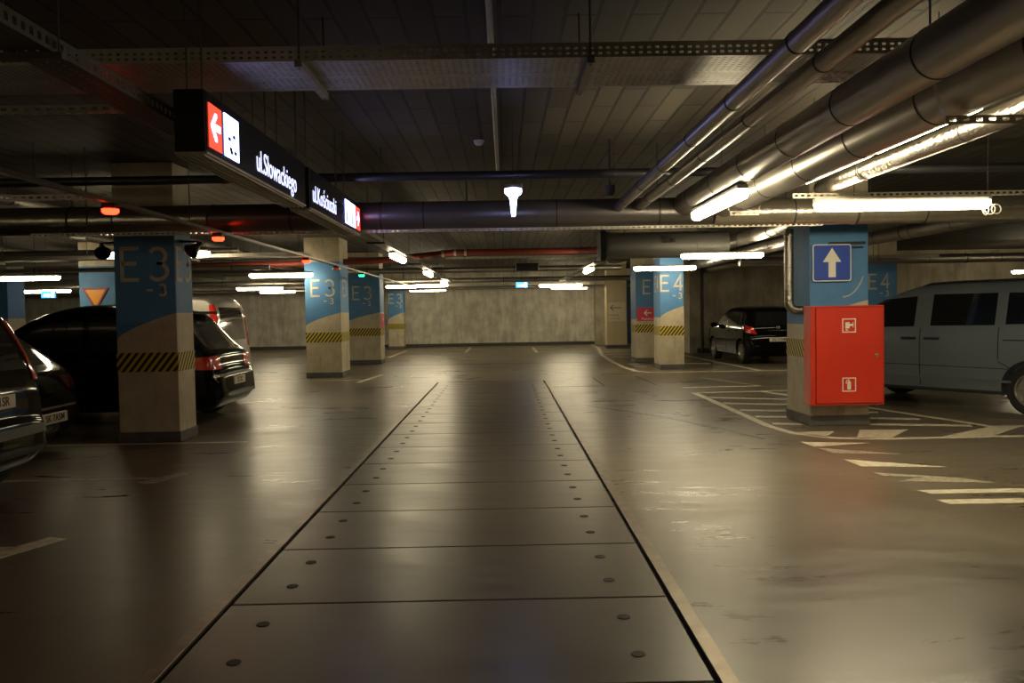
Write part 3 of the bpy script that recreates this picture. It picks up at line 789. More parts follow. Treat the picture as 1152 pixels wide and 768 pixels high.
pipe('clad_pipe', 'dim silver pipe running away above the red cabinet column', (4.9, 11.6, 2.62), (4.9, 27.5, 2.62), .11, 'clad', ring=1.3, rr=.003, hang=(1.2, 5, 6.5), group='far pipes running away right')
pipe('clad_pipe', 'glossy silver pipe end lit by the lamp near the jet fan', (4.5, 12.6, 2.80), (4.5, 19.4, 2.80), .12, 'clad', ring=1.3, rr=.003, hang=(1.2, 5, 6.5), group='far pipes running away right')
pipe('clad_pipe', 'dull pipe slanting away over the minivan', (7.4, 9.9, 2.82), (6.9, 27.5, 2.82), .13, 'clad', ring=1.3, rr=.003, hang=(1.2, 5, 6.5), group='far pipes running away right')
pipe('clad_pipe', 'long silver cross pipe over the minivan roof', (5.2, 18.2, 2.52), (20, 18.2, 2.52), .10, 'clad', ring=1.6, rr=.003, hang=(1.2, 5, 9))
pipe('ceiling_conduit', 'thin pale conduit running along the ceiling over the aisle', (-.07, -2, CE - .04), (-.05, 10.6, CE - .04), .022, 'galvd', seg=12)
pipe('clad_pipe', 'silver cross pipe low in front of the dim right column', (-20, 23.2, 2.70), (3.3, 23.2, 2.70), .075, 'clad', ring=2.0, rr=.003, hang=(10, 16.2, 20.3), group='far cross pipes')
pipe('clad_pipe', 'farther cross pipe ending at the right columns', (-20, 29.6, 2.66), (5.5, 29.6, 2.66), .09, 'clad', ring=2.2, rr=.003, hang=(10, 16, 20), group='far cross pipes')
pipe('clad_pipe', 'highest of the far cross pipes, dull grey', (-20, 21.7, 2.95), (6.6, 21.7, 2.95), .05, 'galvd', hang=(10, 19), group='far cross pipes')
pipe('clad_pipe', 'cross pipe low before the end wall', (-20, 33.6, 2.50), (5.5, 33.6, 2.50), .06, 'clad', hang=(10, 17.5, 22), group='far cross pipes')
for i, (x, z, r) in enumerate(((-6.6, 3.12, .07), (-8.2, 3.12, .09), (-11.8, 3.16, .10))):
    pipe('clad_pipe', 'dull pipe running away over the left bays, %s from the aisle' % ['first', 'second', 'third'][i], (x, 10.2, z), (x, 35, z), r, 'galvd', hang=(1, 8, 16), group='left bay pipes')
pipe('clad_pipe', 'dull cross pipe above the black cars on the left', (-20, 15.4, 2.72), (-4.9, 15.4, 2.72), .06, 'clad', ring=2.2, rr=.003, hang=(10, 14.5), group='left cross pipes')
pipe('clad_pipe', 'silver cross pipe behind the tube lamp at the left edge', (-20, 17.8, 2.55), (-5.0, 17.8, 2.55), .05, 'clad', ring=2.2, rr=.003, hang=(10, 14.2), group='left cross pipes')
# red-brown sprinkler main with a bend
t = thing('sprinkler_main', 'red brown sprinkler pipe with a bend over the far aisle', 'pipe')
make('pipe', tube(B(), [(-9.5, 20.3, 2.72), (-3.2, 20.3, 2.80), (-1.2, 20.3, 2.98), (3.8, 20.3, 2.98)], .075, 20), M_['redpipe'], t, smooth=True)
for x in (-1.2, -.95, -1.5):
    make('coupling', tube(B(), [(x, 20.3, 2.98 if x > -1.4 else 2.953), (x + .06, 20.3, 2.98 if x > -1.4 else 2.958)], .088, 20), M_['galv'], t, smooth=True)
for x in (-.9, 0, .9, 1.9): rod(t, (x, 20.3, 3.03), (x, 20.3, CE), .005)
# jet fan
t = thing('jet_fan', 'large dark cylindrical jet fan hanging across right of the aisle', 'fan', (3.15, 16.0, 2.745))
bm = B(); lathe(bm, [(.20, -1.17), (.262, -1.17), (.262, -1.10), (.25, -1.08), (.25, 1.08), (.262, 1.10), (.262, 1.17), (.20, 1.17)], 40, Matrix.Rotation(R90, 4, 'Y'))
make('casing', bm, M_['fan'], t, smooth=True)
for x in (-1.10, 1.10):
    bm = B(); bmesh.ops.create_cone(bm, cap_ends=True, segments=32, radius1=.2, radius2=.2, depth=.01, matrix=Matrix.Translation((x, 0, 0)) @ Matrix.Rotation(R90, 4, 'Y')); make('grille', bm, M_['black'], t)
bm = B(); box(bm, -1.30, -1.19, -.29, .29, -.30, .27, .01, 1); make('flange_box', bm, M_['black'], t)
bm = B(); box(bm, -.12, .02, -.268, -.24, .02, .12, .004, 1); box(bm, .06, .13, -.268, -.24, .03, .10, .004, 1); make('terminal_box', bm, M_['black'], t)
for x in (-.8, .8): rod(t, (x, 0, .24), (x, 0, CE - 2.745), .012)
bm = tube(B(), [(-1.2, -.2, -.30), (-1.13, -.22, -.36), (-1.02, -.22, -.37), (-.8, -.2, -.33)], .012, 10); make('cable', bm, M_['cable'], t, smooth=True)

# ------------------------------------------------------------------ cable trays
def tray_x(label, x0, x1, y0, y1, z, h=.08, pitch=.045, fine=True, hang=(), strut=()):
    t = thing('cable_tray', label, 'cable tray')
    e = .0
    for y, s in ((y0, 1), (y1, -1)):
        bm = B(); perforated(bm, x0, x1, 0, h, pitch, .020, [(h * .20, h * .36), (h * .56, h * .72)], facing((0, y, z), (1, 0, 0), (0, 0, 1)))
        box(bm, x0, x1, min(y, y + s * .015), max(y, y + s * .015), z + h, z + h + .003)
        make('side_rail', bm, M_['galv'], t)
    rows = []; v = .03
    while v < (y1 - y0) - .03: rows.append((v, v + .010)); v += .035
    bm = B(); perforated(bm, x0, x1, 0, y1 - y0, .04, .016, rows, facing((0, y0, z), (1, 0, 0), (0, 1, 0)))
    make('perforated_base', bm, M_['galvb'], t)
    for x in hang:
        for y in (y0 - .02, y1 + .02): rod(t, (x, y, z - .05), (x, y, CE))
        make('cross_bar', box(B(), x - .02, x + .02, y0 - .05, y1 + .05, z - .045, z - .004), M_['galvd'], t)
    return t
tray_x('wide perforated cable tray crossing the top of the picture', -7, 6.0, 4.62, 5.22, 2.90, hang=(-3.4, -1.1, .5, 4.2))
tray_x('narrow dark cable tray crossing behind the round duct', -7, 1.8, 11.6, 11.9, 2.68, hang=(-6, -.5), h=.07)
tray_x('perforated cable tray crossing behind the second left column row', -12, -3.45, 14.7, 15.0, 2.55, h=.07, hang=(-9, -5.5))
tray_x('far perforated cable tray low before the end wall', -14, 3.6, 34.3, 34.6, 2.60, h=.08, hang=(-9, 0))
tray_x('perforated cable tray over the minivan roof at right', 6.4, 9.2, 17.4, 17.6, 2.50, h=.06, hang=(7.9,))
def tray_y(label, x0, x1, y0, y1, z, h=.07, hang=(), m='galvd'):
    t = thing('cable_tray', label, 'cable tray')
    for x in (x0, x1):
        bm = B(); perforated(bm, y0, y1, 0, h, .055, .028, [(h * .25, h * .7)], facing((x, 0, z), (0, 1, 0), (0, 0, 1)))
        make('side_rail', bm, M_[m], t)
    bm = B(); perforated(bm, y0, y1, 0, x1 - x0, .05, .02, [(.03, .045), (.075, .09), (.12, .135)], facing((x0, 0, z), (0, 1, 0), (1, 0, 0)))
    make('perforated_base', bm, M_[m], t)
    for y in hang:
        for x in (x0 - .02, x1 + .02): rod(t, (x, y, z - .03), (x, y, CE), .005)
        make('cross_bar', box(B(), x0 - .04, x1 + .04, y - .02, y + .02, z - .03, z - .003), M_['rod'], t)
    return t
tray_y('narrow cable tray running along the left of the lit signs into the distance', -1.98, -1.80, 1.0, 9.0, 2.58, hang=(3.4, 6.0), m='trayd')
tray_y('long lamp tray left of the far aisle carrying the lamp row', -1.92, -1.74, 10.0, 29.2, 2.545, h=.05, hang=(12.0, 17.2, 24.4))
tray_y('lamp tray right of the far aisle beyond the jet fan', 1.97, 2.13, 17.0, 29.2, 2.545, h=.05, hang=(17.6, 25.2,))
def channel(label, x0, x1, y, z, h=.045, hang=()):
    t = thing('mounting_channel', label, 'rail')
    bm = B(); perforated(bm, x0, x1, 0, h, .06, .032, [(h * .3, h * .7)], facing((0, y, z), (1, 0, 0), (0, 0, 1)))
    perforated(bm, x0, x1, 0, .04, .06, .032, [(.012, .028)], facing((0, y, z), (1, 0, 0), (0, 1, 0)))
    make('channel', bm, M_['galv'], t)
    for x in hang: rod(t, (x, y + .02, z), (x, y + .02, CE))
channel('pale slotted channel at upper left branching from the sign tray', -7, -2.0, 4.46, 2.60, .04, (-5, -3.0))
channel('slotted channel ending at the nearest red bay indicator', -8, -3.10, 6.55, 2.437, .045, (-5.2,))
channel('slotted channel under the round duct ending at the second red indicator', -5.1, -3.10, 9.02, 2.394, .04, (-4.5,))
channel('slotted channel ending at the third red bay indicator', -7.5, -3.10, 13.0, 2.437, .045, (-6.5,))
channel('slotted channel above the large bright tube lamp at upper right', 2.75, 7.5, 7.84, 2.53, .045, (3.5, 4.62, 6.5))
channel('plain channel running just below the round duct over the aisle', -3.0, 3.6, 9.30, 2.412, .03, ())
# trapeze hangers of the pipe bundle
def trapeze(label, y, x0, x1, z):
    t = thing('pipe_hanger', label, 'bracket')
    bm = B(); perforated(bm, x0, x1, 0, .045, .07, .035, [(.014, .031)], facing((0, y, z - .045), (1, 0, 0), (0, 0, 1)))
    perforated(bm, x0, x1, 0, .04, .07, .035, [(.012, .028)], facing((0, y, z), (1, 0, 0), (0, 1, 0)))
    make('cross_bar', bm, M_['galv'], t)
    for x, dx in ((x0, -.07), (x1, .07)):
        Mx = facing((x, y, z), V(dx, 0, .25).normalized(), (0, 1, 0)); make('side_arm', perforated(B(), 0, .26, 0, .04, .07, .035, [(.012, .028)], Mx), M_['galv'], t)
        rod(t, (x + dx, y + .02, z + .2), (x + dx, y + .02, CE))
trapeze('slotted steel pipe hanger at the far end of the right bundle', 8.45, 2.32, 2.62, 2.49)
trapeze('slotted steel pipe hanger at the upper right corner of the picture', 4.35, 2.33, 2.76, 2.49)

# black horn loudspeakers at both sides of the nearest left column, and a pipe elbow
def horn(label, loc, rz, ax):
    t = thing('loudspeaker', label, 'loudspeaker', loc, 0, 'black loudspeakers by the column')
    bm = B(); lathe(bm, [(0, -.06), (.03, -.06), (.035, 0), (.09, .12), (.095, .13), (.08, .125), (.02, .02), (0, .02)], 24, Matrix.Rotation(rz, 4, 'Z') @ Matrix.Rotation(math.radians(125), 4, 'X'))
    make('horn', bm, M_['black'], t, smooth=True)
    make('bracket', tube(B(), [(0, 0, .0), (0, .0, .05), (ax, .0, .06)], .016, 10), M_['black'], t)
horn('black horn loudspeaker left of the nearest left column top', (-4.88, 10.15, 2.37), .5, .22)
horn('black horn loudspeaker right of the nearest left column top', (-3.72, 10.15, 2.37), -.5, -.21)
t = thing('pipe_elbow', 'small glossy pipe elbow shaped as a dome above the far end of the right pipes', 'camera', (1.18, 9.05, 2.81))  # glossy tube elbow, built as a dome on a stem
make('dome', lathe(B(), [(0, -.07), (.03, -.062), (.05, -.03), (.052, .0), (.055, .05), (0, .055)], 24), M_['darkpipe'], t, smooth=True)
make('mount', tube(B(), [(0, 0, .05), (0, 0, .55)], .014, 12), M_['darkpipe'], t)
t = thing('smoke_detector', 'round pale smoke detector on the ceiling over the aisle', 'detector', (-.24, 9.02, CE))
make('dome', lathe(B(), [(0, -.05), (.035, -.048), (.05, -.03), (.058, -.008), (.06, -.001), (0, -.001)], 24), M_['white'], t, smooth=True)
t = thing('wall_edge_strip', 'thin black tube standing for the dark edge of the recess wall right of the bright column', 'pipe', (6.72, 27.98, 0))  # black tube standing in for the dark wall edge
make('pipe', tube(B(), [(0, 0, .01), (0, 0, 3.3)], .05, 14), M_['black'], t, smooth=True)

# ------------------------------------------------------------------ cars
def catmull(P, n):
    out = []
    Q = [P[0]] + list(P) + [P[-1]]
    for i in range(1, len(Q) - 2):
        p0, p1, p2, p3 = Q[i - 1], Q[i], Q[i + 1], Q[i + 2]
        for k in range(n):
            t = k / n
            out.append(tuple(.5 * ((2 * p1[j]) + (-p0[j] + p2[j]) * t + (2 * p0[j] - 5 * p1[j] + 4 * p2[j] - p3[j]) * t * t + (-p0[j] + 3 * p1[j] - 3 * p2[j] + p3[j]) * t ** 3) for j in (0, 1)))
    out.append(tuple(P[-1])); return out
def lerp_tab(tab, x):
    if x <= tab[0][0]: return tab[0][1]
    for (a, va), (b_, vb) in zip(tab, tab[1:]):
        if x <= b_: return va + (vb - va) * (x - a) / max(1e-9, b_ - a)
    return tab[-1][1]

class Car:
    def __init__(s, name, label, loc, rz, prof, W, belt, mid, wheels, paint, tumble=.26, rin=.20, clear=.22, wr=.315, group=None):
        s.t = thing(name, label, 'car', loc, rz, group)
        s.mid = mid; s.W = W; s.belt = belt; s.paint = paint; s.wr = wr
        L = prof[-1][0]; s.L = L
        raw = catmull(prof, 7)
        st = []
        for d, z in raw:
            d = max(0, min(L, d))
            if st and d <= st[-1][0] + .004: d = st[-1][0] + .004
            st.append((d, z))
        # subdivide long gaps
        full = [st[0]]
        for a, b_ in zip(st, st[1:]):
            n = max(1, int((b_[0] - a[0]) / .06))
            for k in range(1, n + 1): full.append((a[0] + (b_[0] - a[0]) * k / n, a[1] + (b_[1] - a[1]) * k / n))
        st = full; s.L = st[-1][0]; L = s.L
        bm = B(); rings = []
        for d, zt in st:
            def end(q, r, c):
                if q >= r: return 0
                k = 1 - q / r; return c * (1 - math.sqrt(max(0, 1 - k * k)))
            w = W - end(d, .55, rin) - end(L - d, .9, rin * 1.5)
            z0 = clear + .20 * max(0, 1 - d / .25) ** 2 + .06 * max(0, 1 - (L - d) / .4) ** 2
            z0 = min(z0, zt - .05)
            zb = min(belt, zt - .05)
            gh = max(0, zt - belt)
            wr_ = w * .975 - max(0, gh) * tumble
            side = [(0, z0), (w * .55, z0), (w * .86, z0 + .005), (w * .955, z0 + .07 * min(1, (zb - z0))), (w * .985, z0 + .28 * (zb - z0)), (w, z0 + .55 * (zb - z0)), (w * .995, z0 + .85 * (zb - z0)), (w * .975, zb)]
            rd = min(.05, .3 * max(.02, zt - zb))
            crown = .035 * min(1, w)
            up = [(w * .975 + (wr_ - w * .975) * .5, zb + (zt - rd - zb) * .5), (wr_, zt - rd), (wr_ - .035, zt - rd * .35), (wr_ - .12, zt + crown * .25), (wr_ * .5, zt + crown * .8), (0, zt + crown)]
            pts = side + up
            out = []
            for a, b_ in zip(pts, pts[1:]):
                n = 1 if (abs(a[0] - b_[0]) + abs(a[1] - b_[1])) < .09 else 3
                for k in range(n): out.append((a[0] + (b_[0] - a[0]) * k / n, a[1] + (b_[1] - a[1]) * k / n))
            # fixed count needed: resample by index
            out = []
            for a, b_ in zip(pts, pts[1:]):
                for k in range(3): out.append((a[0] + (b_[0] - a[0]) * k / 3, a[1] + (b_[1] - a[1]) * k / 3))
            out.append(pts[-1])
            X = d - mid
            right = [bm.verts.new((X, -y, z)) for y, z in out]
            left = [bm.verts.new((X, y, z)) for y, z in out[1:-1]]
            rings.append(right + left[::-1])
        n = len(rings[0])
        for a, c in zip(rings, rings[1:]):
            for k in range(n): bm.faces.new((a[k], a[(k + 1) % n], c[(k + 1) % n], c[k]))
        bm.faces.new(rings[0]); bm.faces.new(rings[-1][::-1])
        bmesh.ops.recalc_face_normals(bm, faces=bm.faces[:])
        s.bvh = BVHTree.FromBMesh(bm)
        # wheel arches
        body = make('body', bm, M_[paint], s.t, smooth=True)
        cb = B()
        for wx in wheels:
            for sy in (-1, 1):
                bmesh.ops.create_cone(cb, cap_ends=True, segments=40, radius1=wr + .055, radius2=wr + .055, depth=.5, matrix=Matrix.Translation((wx, sy * (W + .02), wr + .01)) @ Matrix.Rotation(R90, 4, 'X'))
        cm = bpy.data.meshes.new('cutter'); cb.to_mesh(cm); cb.free()
        co = bpy.data.objects.new('cutter', cm); COL.objects.link(co); co.parent = s.t
        md = body.modifiers.new('arches', 'BOOLEAN'); md.operation = 'DIFFERENCE'; md.object = co; md.solver = 'EXACT'
        bpy.context.view_layer.update()
        dg = bpy.context.evaluated_depsgraph_get()
        nm = bpy.data.meshes.new_from_object(body.evaluated_get(dg)); body.modifiers.clear()
        if len(nm.vertices) > 500: body.data = nm
        body.name = 'body'
        bpy.data.objects.remove(co); bpy.data.meshes.remove(cm)
        s.body = body
        for wx in wheels:
            for sy in (-1, 1): s.wheel(wx, sy)
    def wheel(s, wx, sy):
        r = s.wr; Mw = Matrix.Translation((wx, sy * (s.W - .035), r)) @ Matrix.Rotation(-sy * R90, 4, 'X')
        w = make('wheel', lathe(B(), [(r * .68, .0), (r * .9, .012), (r * .985, -.01), (r, -.05), (r, -.16), (r * .97, -.195), (r * .6, -.2), (r * .6, -.05)], 44, Mw), M_['tyre'], s.t, smooth=True)
        bm = lathe(B(), [(r * .70, -.004), (r * .66, .004), (r * .62, -.008), (r * .60, -.05), (0, -.06)], 40, Mw)
        for k in range(7):
            a = 2 * PI * k / 7
            Ms_ = Mw @ Matrix.Rotation(a, 4, 'Z')
            prism(bm, [(r * .12, -r * .07), (r * .64, -r * .045), (r * .64, r * .045), (r * .12, r * .07)], -.05, -.006, Ms_)
        lathe(bm, [(0, .004), (r * .13, .0), (r * .16, -.02), (r * .16, -.05)], 20, Mw)
        make('rim', bm, M_['rim'], w, smooth=True)
    def patch(s, name, ang, lo, hi, m, nu=18, nv=6, off=.004, parent=None, thick=.004, at=None):
        """ray-projected panel; ang = direction the panel faces in degrees in car frame (0 front, 90 left, 180 rear);
        lo, hi = lists of (u,z); u measured along horizontal axis to the right of a viewer looking at the panel"""
        a = math.radians(ang); out = V(math.cos(a), math.sin(a), 0); uax = V(-math.sin(a), math.cos(a), 0)
        if at is None and (ang % 90) != 0:      # aim at the body corner the panel wraps round
            cx = (-s.mid + .10) if abs(ang) > 90 else (s.L - s.mid - .18)
            at = (cx, math.copysign(s.W - .10, math.sin(a)))
        u0 = V(at[0], at[1], 0).dot(uax) if at else 0
        lo = [(q[0] + u0, q[1]) for q in lo]; hi = [(q[0] + u0, q[1]) for q in hi]
        def samp(P, t):
            f = t * (len(P) - 1); i = min(int(f), len(P) - 2); f -= i
            return P[i][0] + (P[i + 1][0] - P[i][0]) * f, P[i][1] + (P[i + 1][1] - P[i][1]) * f
        bm = B(); G = []; inner = []
        for i in range(nu + 1):
            row = []; ri = []
            ul, zl = samp(lo, i / nu); uh, zh = samp(hi, i / nu)
            for j in range(nv + 1):
                k = j / nv; u = ul + (uh - ul) * k; z = zl + (zh - zl) * k
                org = uax * u + out * 4 + V(0, 0, z)
                h, nrm, _, _ = s.bvh.ray_cast(org, -out)
                if h is None:
                    h, nrm, _, _ = s.bvh.find_nearest(uax * u + out * .5 + V(0, 0, z))
                if nrm.dot(out) < 0: nrm = -nrm
                row.append(bm.verts.new(h + nrm * off)); ri.append(bm.verts.new(h + nrm * (off - thick)))
            G.append(row); inner.append(ri)
        for i in range(nu):
            for j in range(nv):
                bm.faces.new((G[i][j], G[i + 1][j], G[i + 1][j + 1], G[i][j + 1]))
                bm.faces.new((inner[i][j], inner[i][j + 1], inner[i + 1][j + 1], inner[i + 1][j]))
        for i in range(nu):
            bm.faces.new((G[i][0], inner[i][0], inner[i + 1][0], G[i + 1][0]))
            bm.faces.new((G[i][nv], G[i + 1][nv], inner[i + 1][nv], inner[i][nv]))
        for j in range(nv):
            bm.faces.new((G[0][j], G[0][j + 1], inner[0][j + 1], inner[0][j]))
            bm.faces.new((G[nu][j], inner[nu][j], inner[nu][j + 1], G[nu][j + 1]))
        return make(name, bm, M_[m], parent or s.t, smooth=True)
    # side panels given in car x coordinates; sy=+1 left, -1 right
    def side(s, name, sy, lo, hi, m, **k):
        if sy > 0: return s.patch(name, 90, [(-x, z) for x, z in lo], [(-x, z) for x, z in hi], m, **k)
        return s.patch(name, -90, lo, hi, m, **k)
    def rear(s, name, lo, hi, m, **k):   # coordinates y (left positive)
        return s.patch(name, 180, [(-y, z) for y, z in lo], [(-y, z) for y, z in hi], m, **k)
    def front(s, name, lo, hi, m, **k):
        return s.patch(name, 0, lo, hi, m, **k)
    def hit(s, ang, u, z):
        a = math.radians(ang); out = V(math.cos(a), math.sin(a), 0); uax = V(-math.sin(a), math.cos(a), 0)
        h, n, _, _ = s.bvh.ray_cast(uax * u + out * 4 + V(0, 0, z), -out); return h
    def plate(s, z, txt, w=.26, h=.057, ang=180, y=0.0):
        h_ = s.hit(ang, -y if ang == 180 else y, z); x = h_.x - .018 if ang == 180 else h_.x + .018
        bm = box(B(), min(x, h_.x + .03), max(x, h_.x - .03) if ang == 0 else h_.x + .03, y - w, y + w, z - h, z + h, .003, 1)
        p = make('number_plate', bm, M_['plate_w'], s.t)
        bm = text_bm(txt, .105, .95, .001, 'CENTER', facing((x - .002, y, z), (0, -1, 0), (0, 0, 1)), bold=.002)
        make('characters', bm, M_['print'], p)
        return p
    def mirror(s, x, z, sy):
        h = s.hit(90 * sy, -x if sy > 0 else x, z)
        bm = B(); bmesh.ops.create_uvsphere(bm, u_segments=20, v_segments=12, radius=1)
        for v in bm.verts: v.co = V(v.co.x * .08 + x, v.co.y * .11 + h.y + sy * .14, v.co.z * .075 + z)
        tube(bm, [(x, h.y - sy * .02, z - .02), (x, h.y + sy * .1, z - .01)], .022, 10)
        make('wing_mirror', bm, M_[s.paint], s.t, smooth=True)
    def handle(s, x, z, sy, m=None):
        h = s.hit(90 * sy, -x if sy > 0 else x, z); y = h.y
        bm = box(B(), x - .11, x + .11, min(y, y + sy * .035), max(y, y + sy * .035), z - .018, z + .018, .01, 2)
        make('door_handle', bm, M_[m or 'trim'], s.t, smooth=True)
    def seam(s, x0, z0, x1, z1, sy, w=.012):
        if abs(x1 - x0) > abs(z1 - z0): lo = [(x0, z0 - w / 2), (x1, z1 - w / 2)]; hi = [(x0, z0 + w / 2), (x1, z1 + w / 2)]; k = dict(nu=24, nv=1)
        else: lo = [(x0 - w / 2, z0), (x1 - w / 2, z1)]; hi = [(x0 + w / 2, z0), (x1 + w / 2, z1)]; k = dict(nu=20, nv=1)
        s.side('panel_gap', sy, lo, hi, 'seam', off=.0025, thick=.003, **k)

def common_side(c, glasses, zb, doors, handles, seamz=None):
    for sy in (1, -1):
        for g in glasses: c.side('side_window', sy, g[0], g[1], 'glass', nu=24, nv=8)
        for x0, z0, x1, z1 in doors: c.seam(x0, z0, x1, z1, sy)
        for x, z in handles: c.handle(x, z, sy)

# A: dark compact people carrier, nearest left
mid = 1.95
A = Car('parked_car', 'dark people carrier cut off by the left edge, nearest the camera', (-4.07 - mid, 6.62, 0), PI,
        [(0, .42), (.01, .60), (.04, .68), (.09, .92), (.16, 1.2), (.30, 1.5), (.42, 1.6), (.8, 1.655), (1.6, 1.68), (2.2, 1.63), (2.9, 1.3), (3.25, 1.07), (3.9, .92), (4.2, .75), (4.28, .45)],
        .88, .98, mid, (-1.30, 1.28), 'brownpaint')
common_side(A, [([(.05, 1.02), (1.0, 1.02)], [(.05, 1.5), (.42, 1.45)]), ([(-1.0, 1.02), (-.04, 1.02)], [(-1.0, 1.5), (-.04, 1.5)]), ([(-1.45, 1.08), (-1.1, 1.04)], [(-1.35, 1.44), (-1.1, 1.48)])], .98,
            [(0, .3, 0, 1.0), (-.95, .4, -1.05, 1.0), (1.05, .35, 1.05, .95)], [(-.12, .92), (-.85, .92)])
A.rear('rear_window', [(-.62, 1.08), (.62, 1.08)], [(-.54, 1.45), (.54, 1.45)], 'glass', nv=8)
for sy in (1, -1):
    A.patch('tail_lamp', 180 - sy * 38, [(-.05 , .98), (.06, .98)] if sy > 0 else [(-.06, .98), (.05, .98)], [(-.02, 1.5), (.03, 1.5)], 'tailo', nu=6, nv=16, off=.012, thick=.015)
A.rear('bumper_trim', [(-.80, .52), (.80, .52)], [(-.8, .60), (.8, .60)], 'trim', nu=30, nv=2, off=.012, thick=.014)
A.plate(.83, 'SK 41SR', y=-.10)
A.rear('bumper_reflector', [(.55, .44), (.72, .44)], [(.55, .48), (.72, .48)], 'tail', nu=6, nv=2, off=.008, thick=.01)
# B: black hatchback
mid = 1.85
Bc = Car('parked_car', 'black hatchback between the dark people carrier and the nearest left column', (-4.98 - mid, 9.0, 0), PI,
        [(0, .40), (.01, .58), (.06, .68), (.14, .86), (.24, .98), (.55, 1.22), (.8, 1.36), (1.3, 1.43), (2.0, 1.44), (2.5, 1.34), (3.1, 1.0), (3.8, .86), (4.1, .7), (4.2, .45)],
        .86, .92, mid, (-1.22, 1.28), 'blackpaint', clear=.2)
common_side(Bc, [([(.0, .95), (1.0, .95)], [(.0, 1.32), (.45, 1.28)]), ([(-.85, .95), (-.08, .95)], [(-.6, 1.3), (-.08, 1.32)])], .92, [(-.04, .3, -.04, .95)], [(-.16, .86)])
Bc.rear('rear_window', [(-.6, 1.0), (.6, 1.0)], [(-.5, 1.28), (.5, 1.28)], 'glass', nv=8)
for sy in (1, -1):
    Bc.patch('tail_lamp', 180 - sy * 45, [(-.16, .72), (.14, .72)], [(-.18, .86), (.14, .88)], 'taild', nu=10, nv=5, off=.008, thick=.01)
bm = box(B(), -1.10, -.98, -.5, .5, 1.37, 1.40, .01, 2); make('roof_spoiler', bm, M_['blackpaint'], Bc.t)
Bc.plate(.42, 'SK 7A5M', y=-.12); Bc.rear('bumper_lip', [(-.78, .52), (.78, .52)], [(-.78, .545), (.78, .545)], 'chrome', nu=24, nv=1, off=.004, thick=.006)
# C: big black car behind the column
mid = 1.92
C_ = Car('parked_car', 'big black car partly hidden behind the nearest left column', (-3.92 - mid, 12.25, 0), PI,
        [(0, .42), (.01, .62), (.03, .70), (.10, .78), (.14, .96), (.30, 1.10), (.50, 1.32), (.70, 1.54), (1.05, 1.64), (1.6, 1.68), (2.1, 1.66), (2.6, 1.52), (3.1, 1.22), (3.4, 1.06), (4.1, .9), (4.35, .7), (4.42, .45)],
        .90, 1.0, mid, (-1.18, 1.38), 'blackpaint', clear=.2)
common_side(C_, [([(-.02, 1.04), (1.1, 1.04)], [(-.02, 1.5), (.5, 1.46)]), ([(-.95, 1.06), (-.10, 1.04)], [(-.92, 1.5), (-.10, 1.51)]), ([(-1.4, 1.14), (-1.05, 1.08)], [(-1.3, 1.42), (-1.05, 1.48)])], 1.0,
            [(-.06, .3, -.06, 1.0), (-1.0, .45, -1.0, 1.02), (1.05, .35, 1.05, .98)], [(-.18, .92), (-.85, .92)])
C_.rear('rear_window', [(-.64, 1.04), (.64, 1.04)], [(-.54, 1.44), (.54, 1.44)], 'glass', nv=8)
C_.front('windscreen', [(-.66, 1.14), (.66, 1.14)], [(-.5, 1.54), (.5, 1.54)], 'glass', nv=8)
for sy in (1, -1):
    C_.patch('tail_lamp', 180 - sy * 50, [(-.30, .78), (.2, .76)] if sy > 0 else [(-.2, .76), (.30, .78)], [(-.30, .94), (.13, .96)] if sy > 0 else [(-.13, .96), (.30, .94)], 'tail', nu=16, nv=6, off=.008, thick=.012)
    C_.mirror(.95, 1.12, sy)
bm = box(B(), -1.92 + .50, -1.92 + .80, -.56, .56, 1.545, 1.585, .012, 2); make('roof_spoiler', bm, M_['blackpaint'], C_.t)
C_.rear('bumper_ledge', [(-.82, .66), (.82, .66)], [(-.82, .70), (.82, .70)], 'chrome', nu=30, nv=1, off=.004, thick=.006)
C_.plate(.58, 'S1 2C', w=.24)
# D: silver van
mid = 1.75
D_ = Car('parked_car', 'silver van with tall upright red tail lamps behind the big black car', (-4.62 - mid, 14.45, 0), PI,
        [(0, .42), (.01, .62), (.04, .70), (.06, 1.0), (.09, 1.3), (.15, 1.6), (.24, 1.77), (.4, 1.83), (.9, 1.83), (1.5, 1.78), (2.1, 1.68), (2.7, 1.42), (3.3, 1.12), (3.9, .98), (4.2, .8), (4.3, .5)],
        .90, 1.02, mid, (-1.15, 1.35), 'silverpaint', tumble=.14, rin=.14)
common_side(D_, [([(.05, 1.1), (1.1, 1.1)], [(.05, 1.56), (.45, 1.5)]), ([(-1.4, 1.12), (-.05, 1.1)], [(-1.3, 1.60), (-.05, 1.60)])], 1.0, [(0, .3, 0, 1.0)], [(-.12, .95)])
D_.rear('rear_window', [(-.64, 1.1), (.64, 1.1)], [(-.56, 1.66), (.56, 1.66)], 'glass', nv=8)
for sy in (1, -1):
    D_.patch('tail_lamp', 180 - sy * 40, [(-.07, .98), (.08, .98)], [(-.06, 1.70), (.04, 1.70)], 'tail', nu=8, nv=18, off=.010, thick=.014)
D_.rear('bumper', [(-.8, .42), (.8, .42)], [(-.8, .62), (.8, .62)], 'trim', nu=30, nv=4, off=.012, thick=.014)
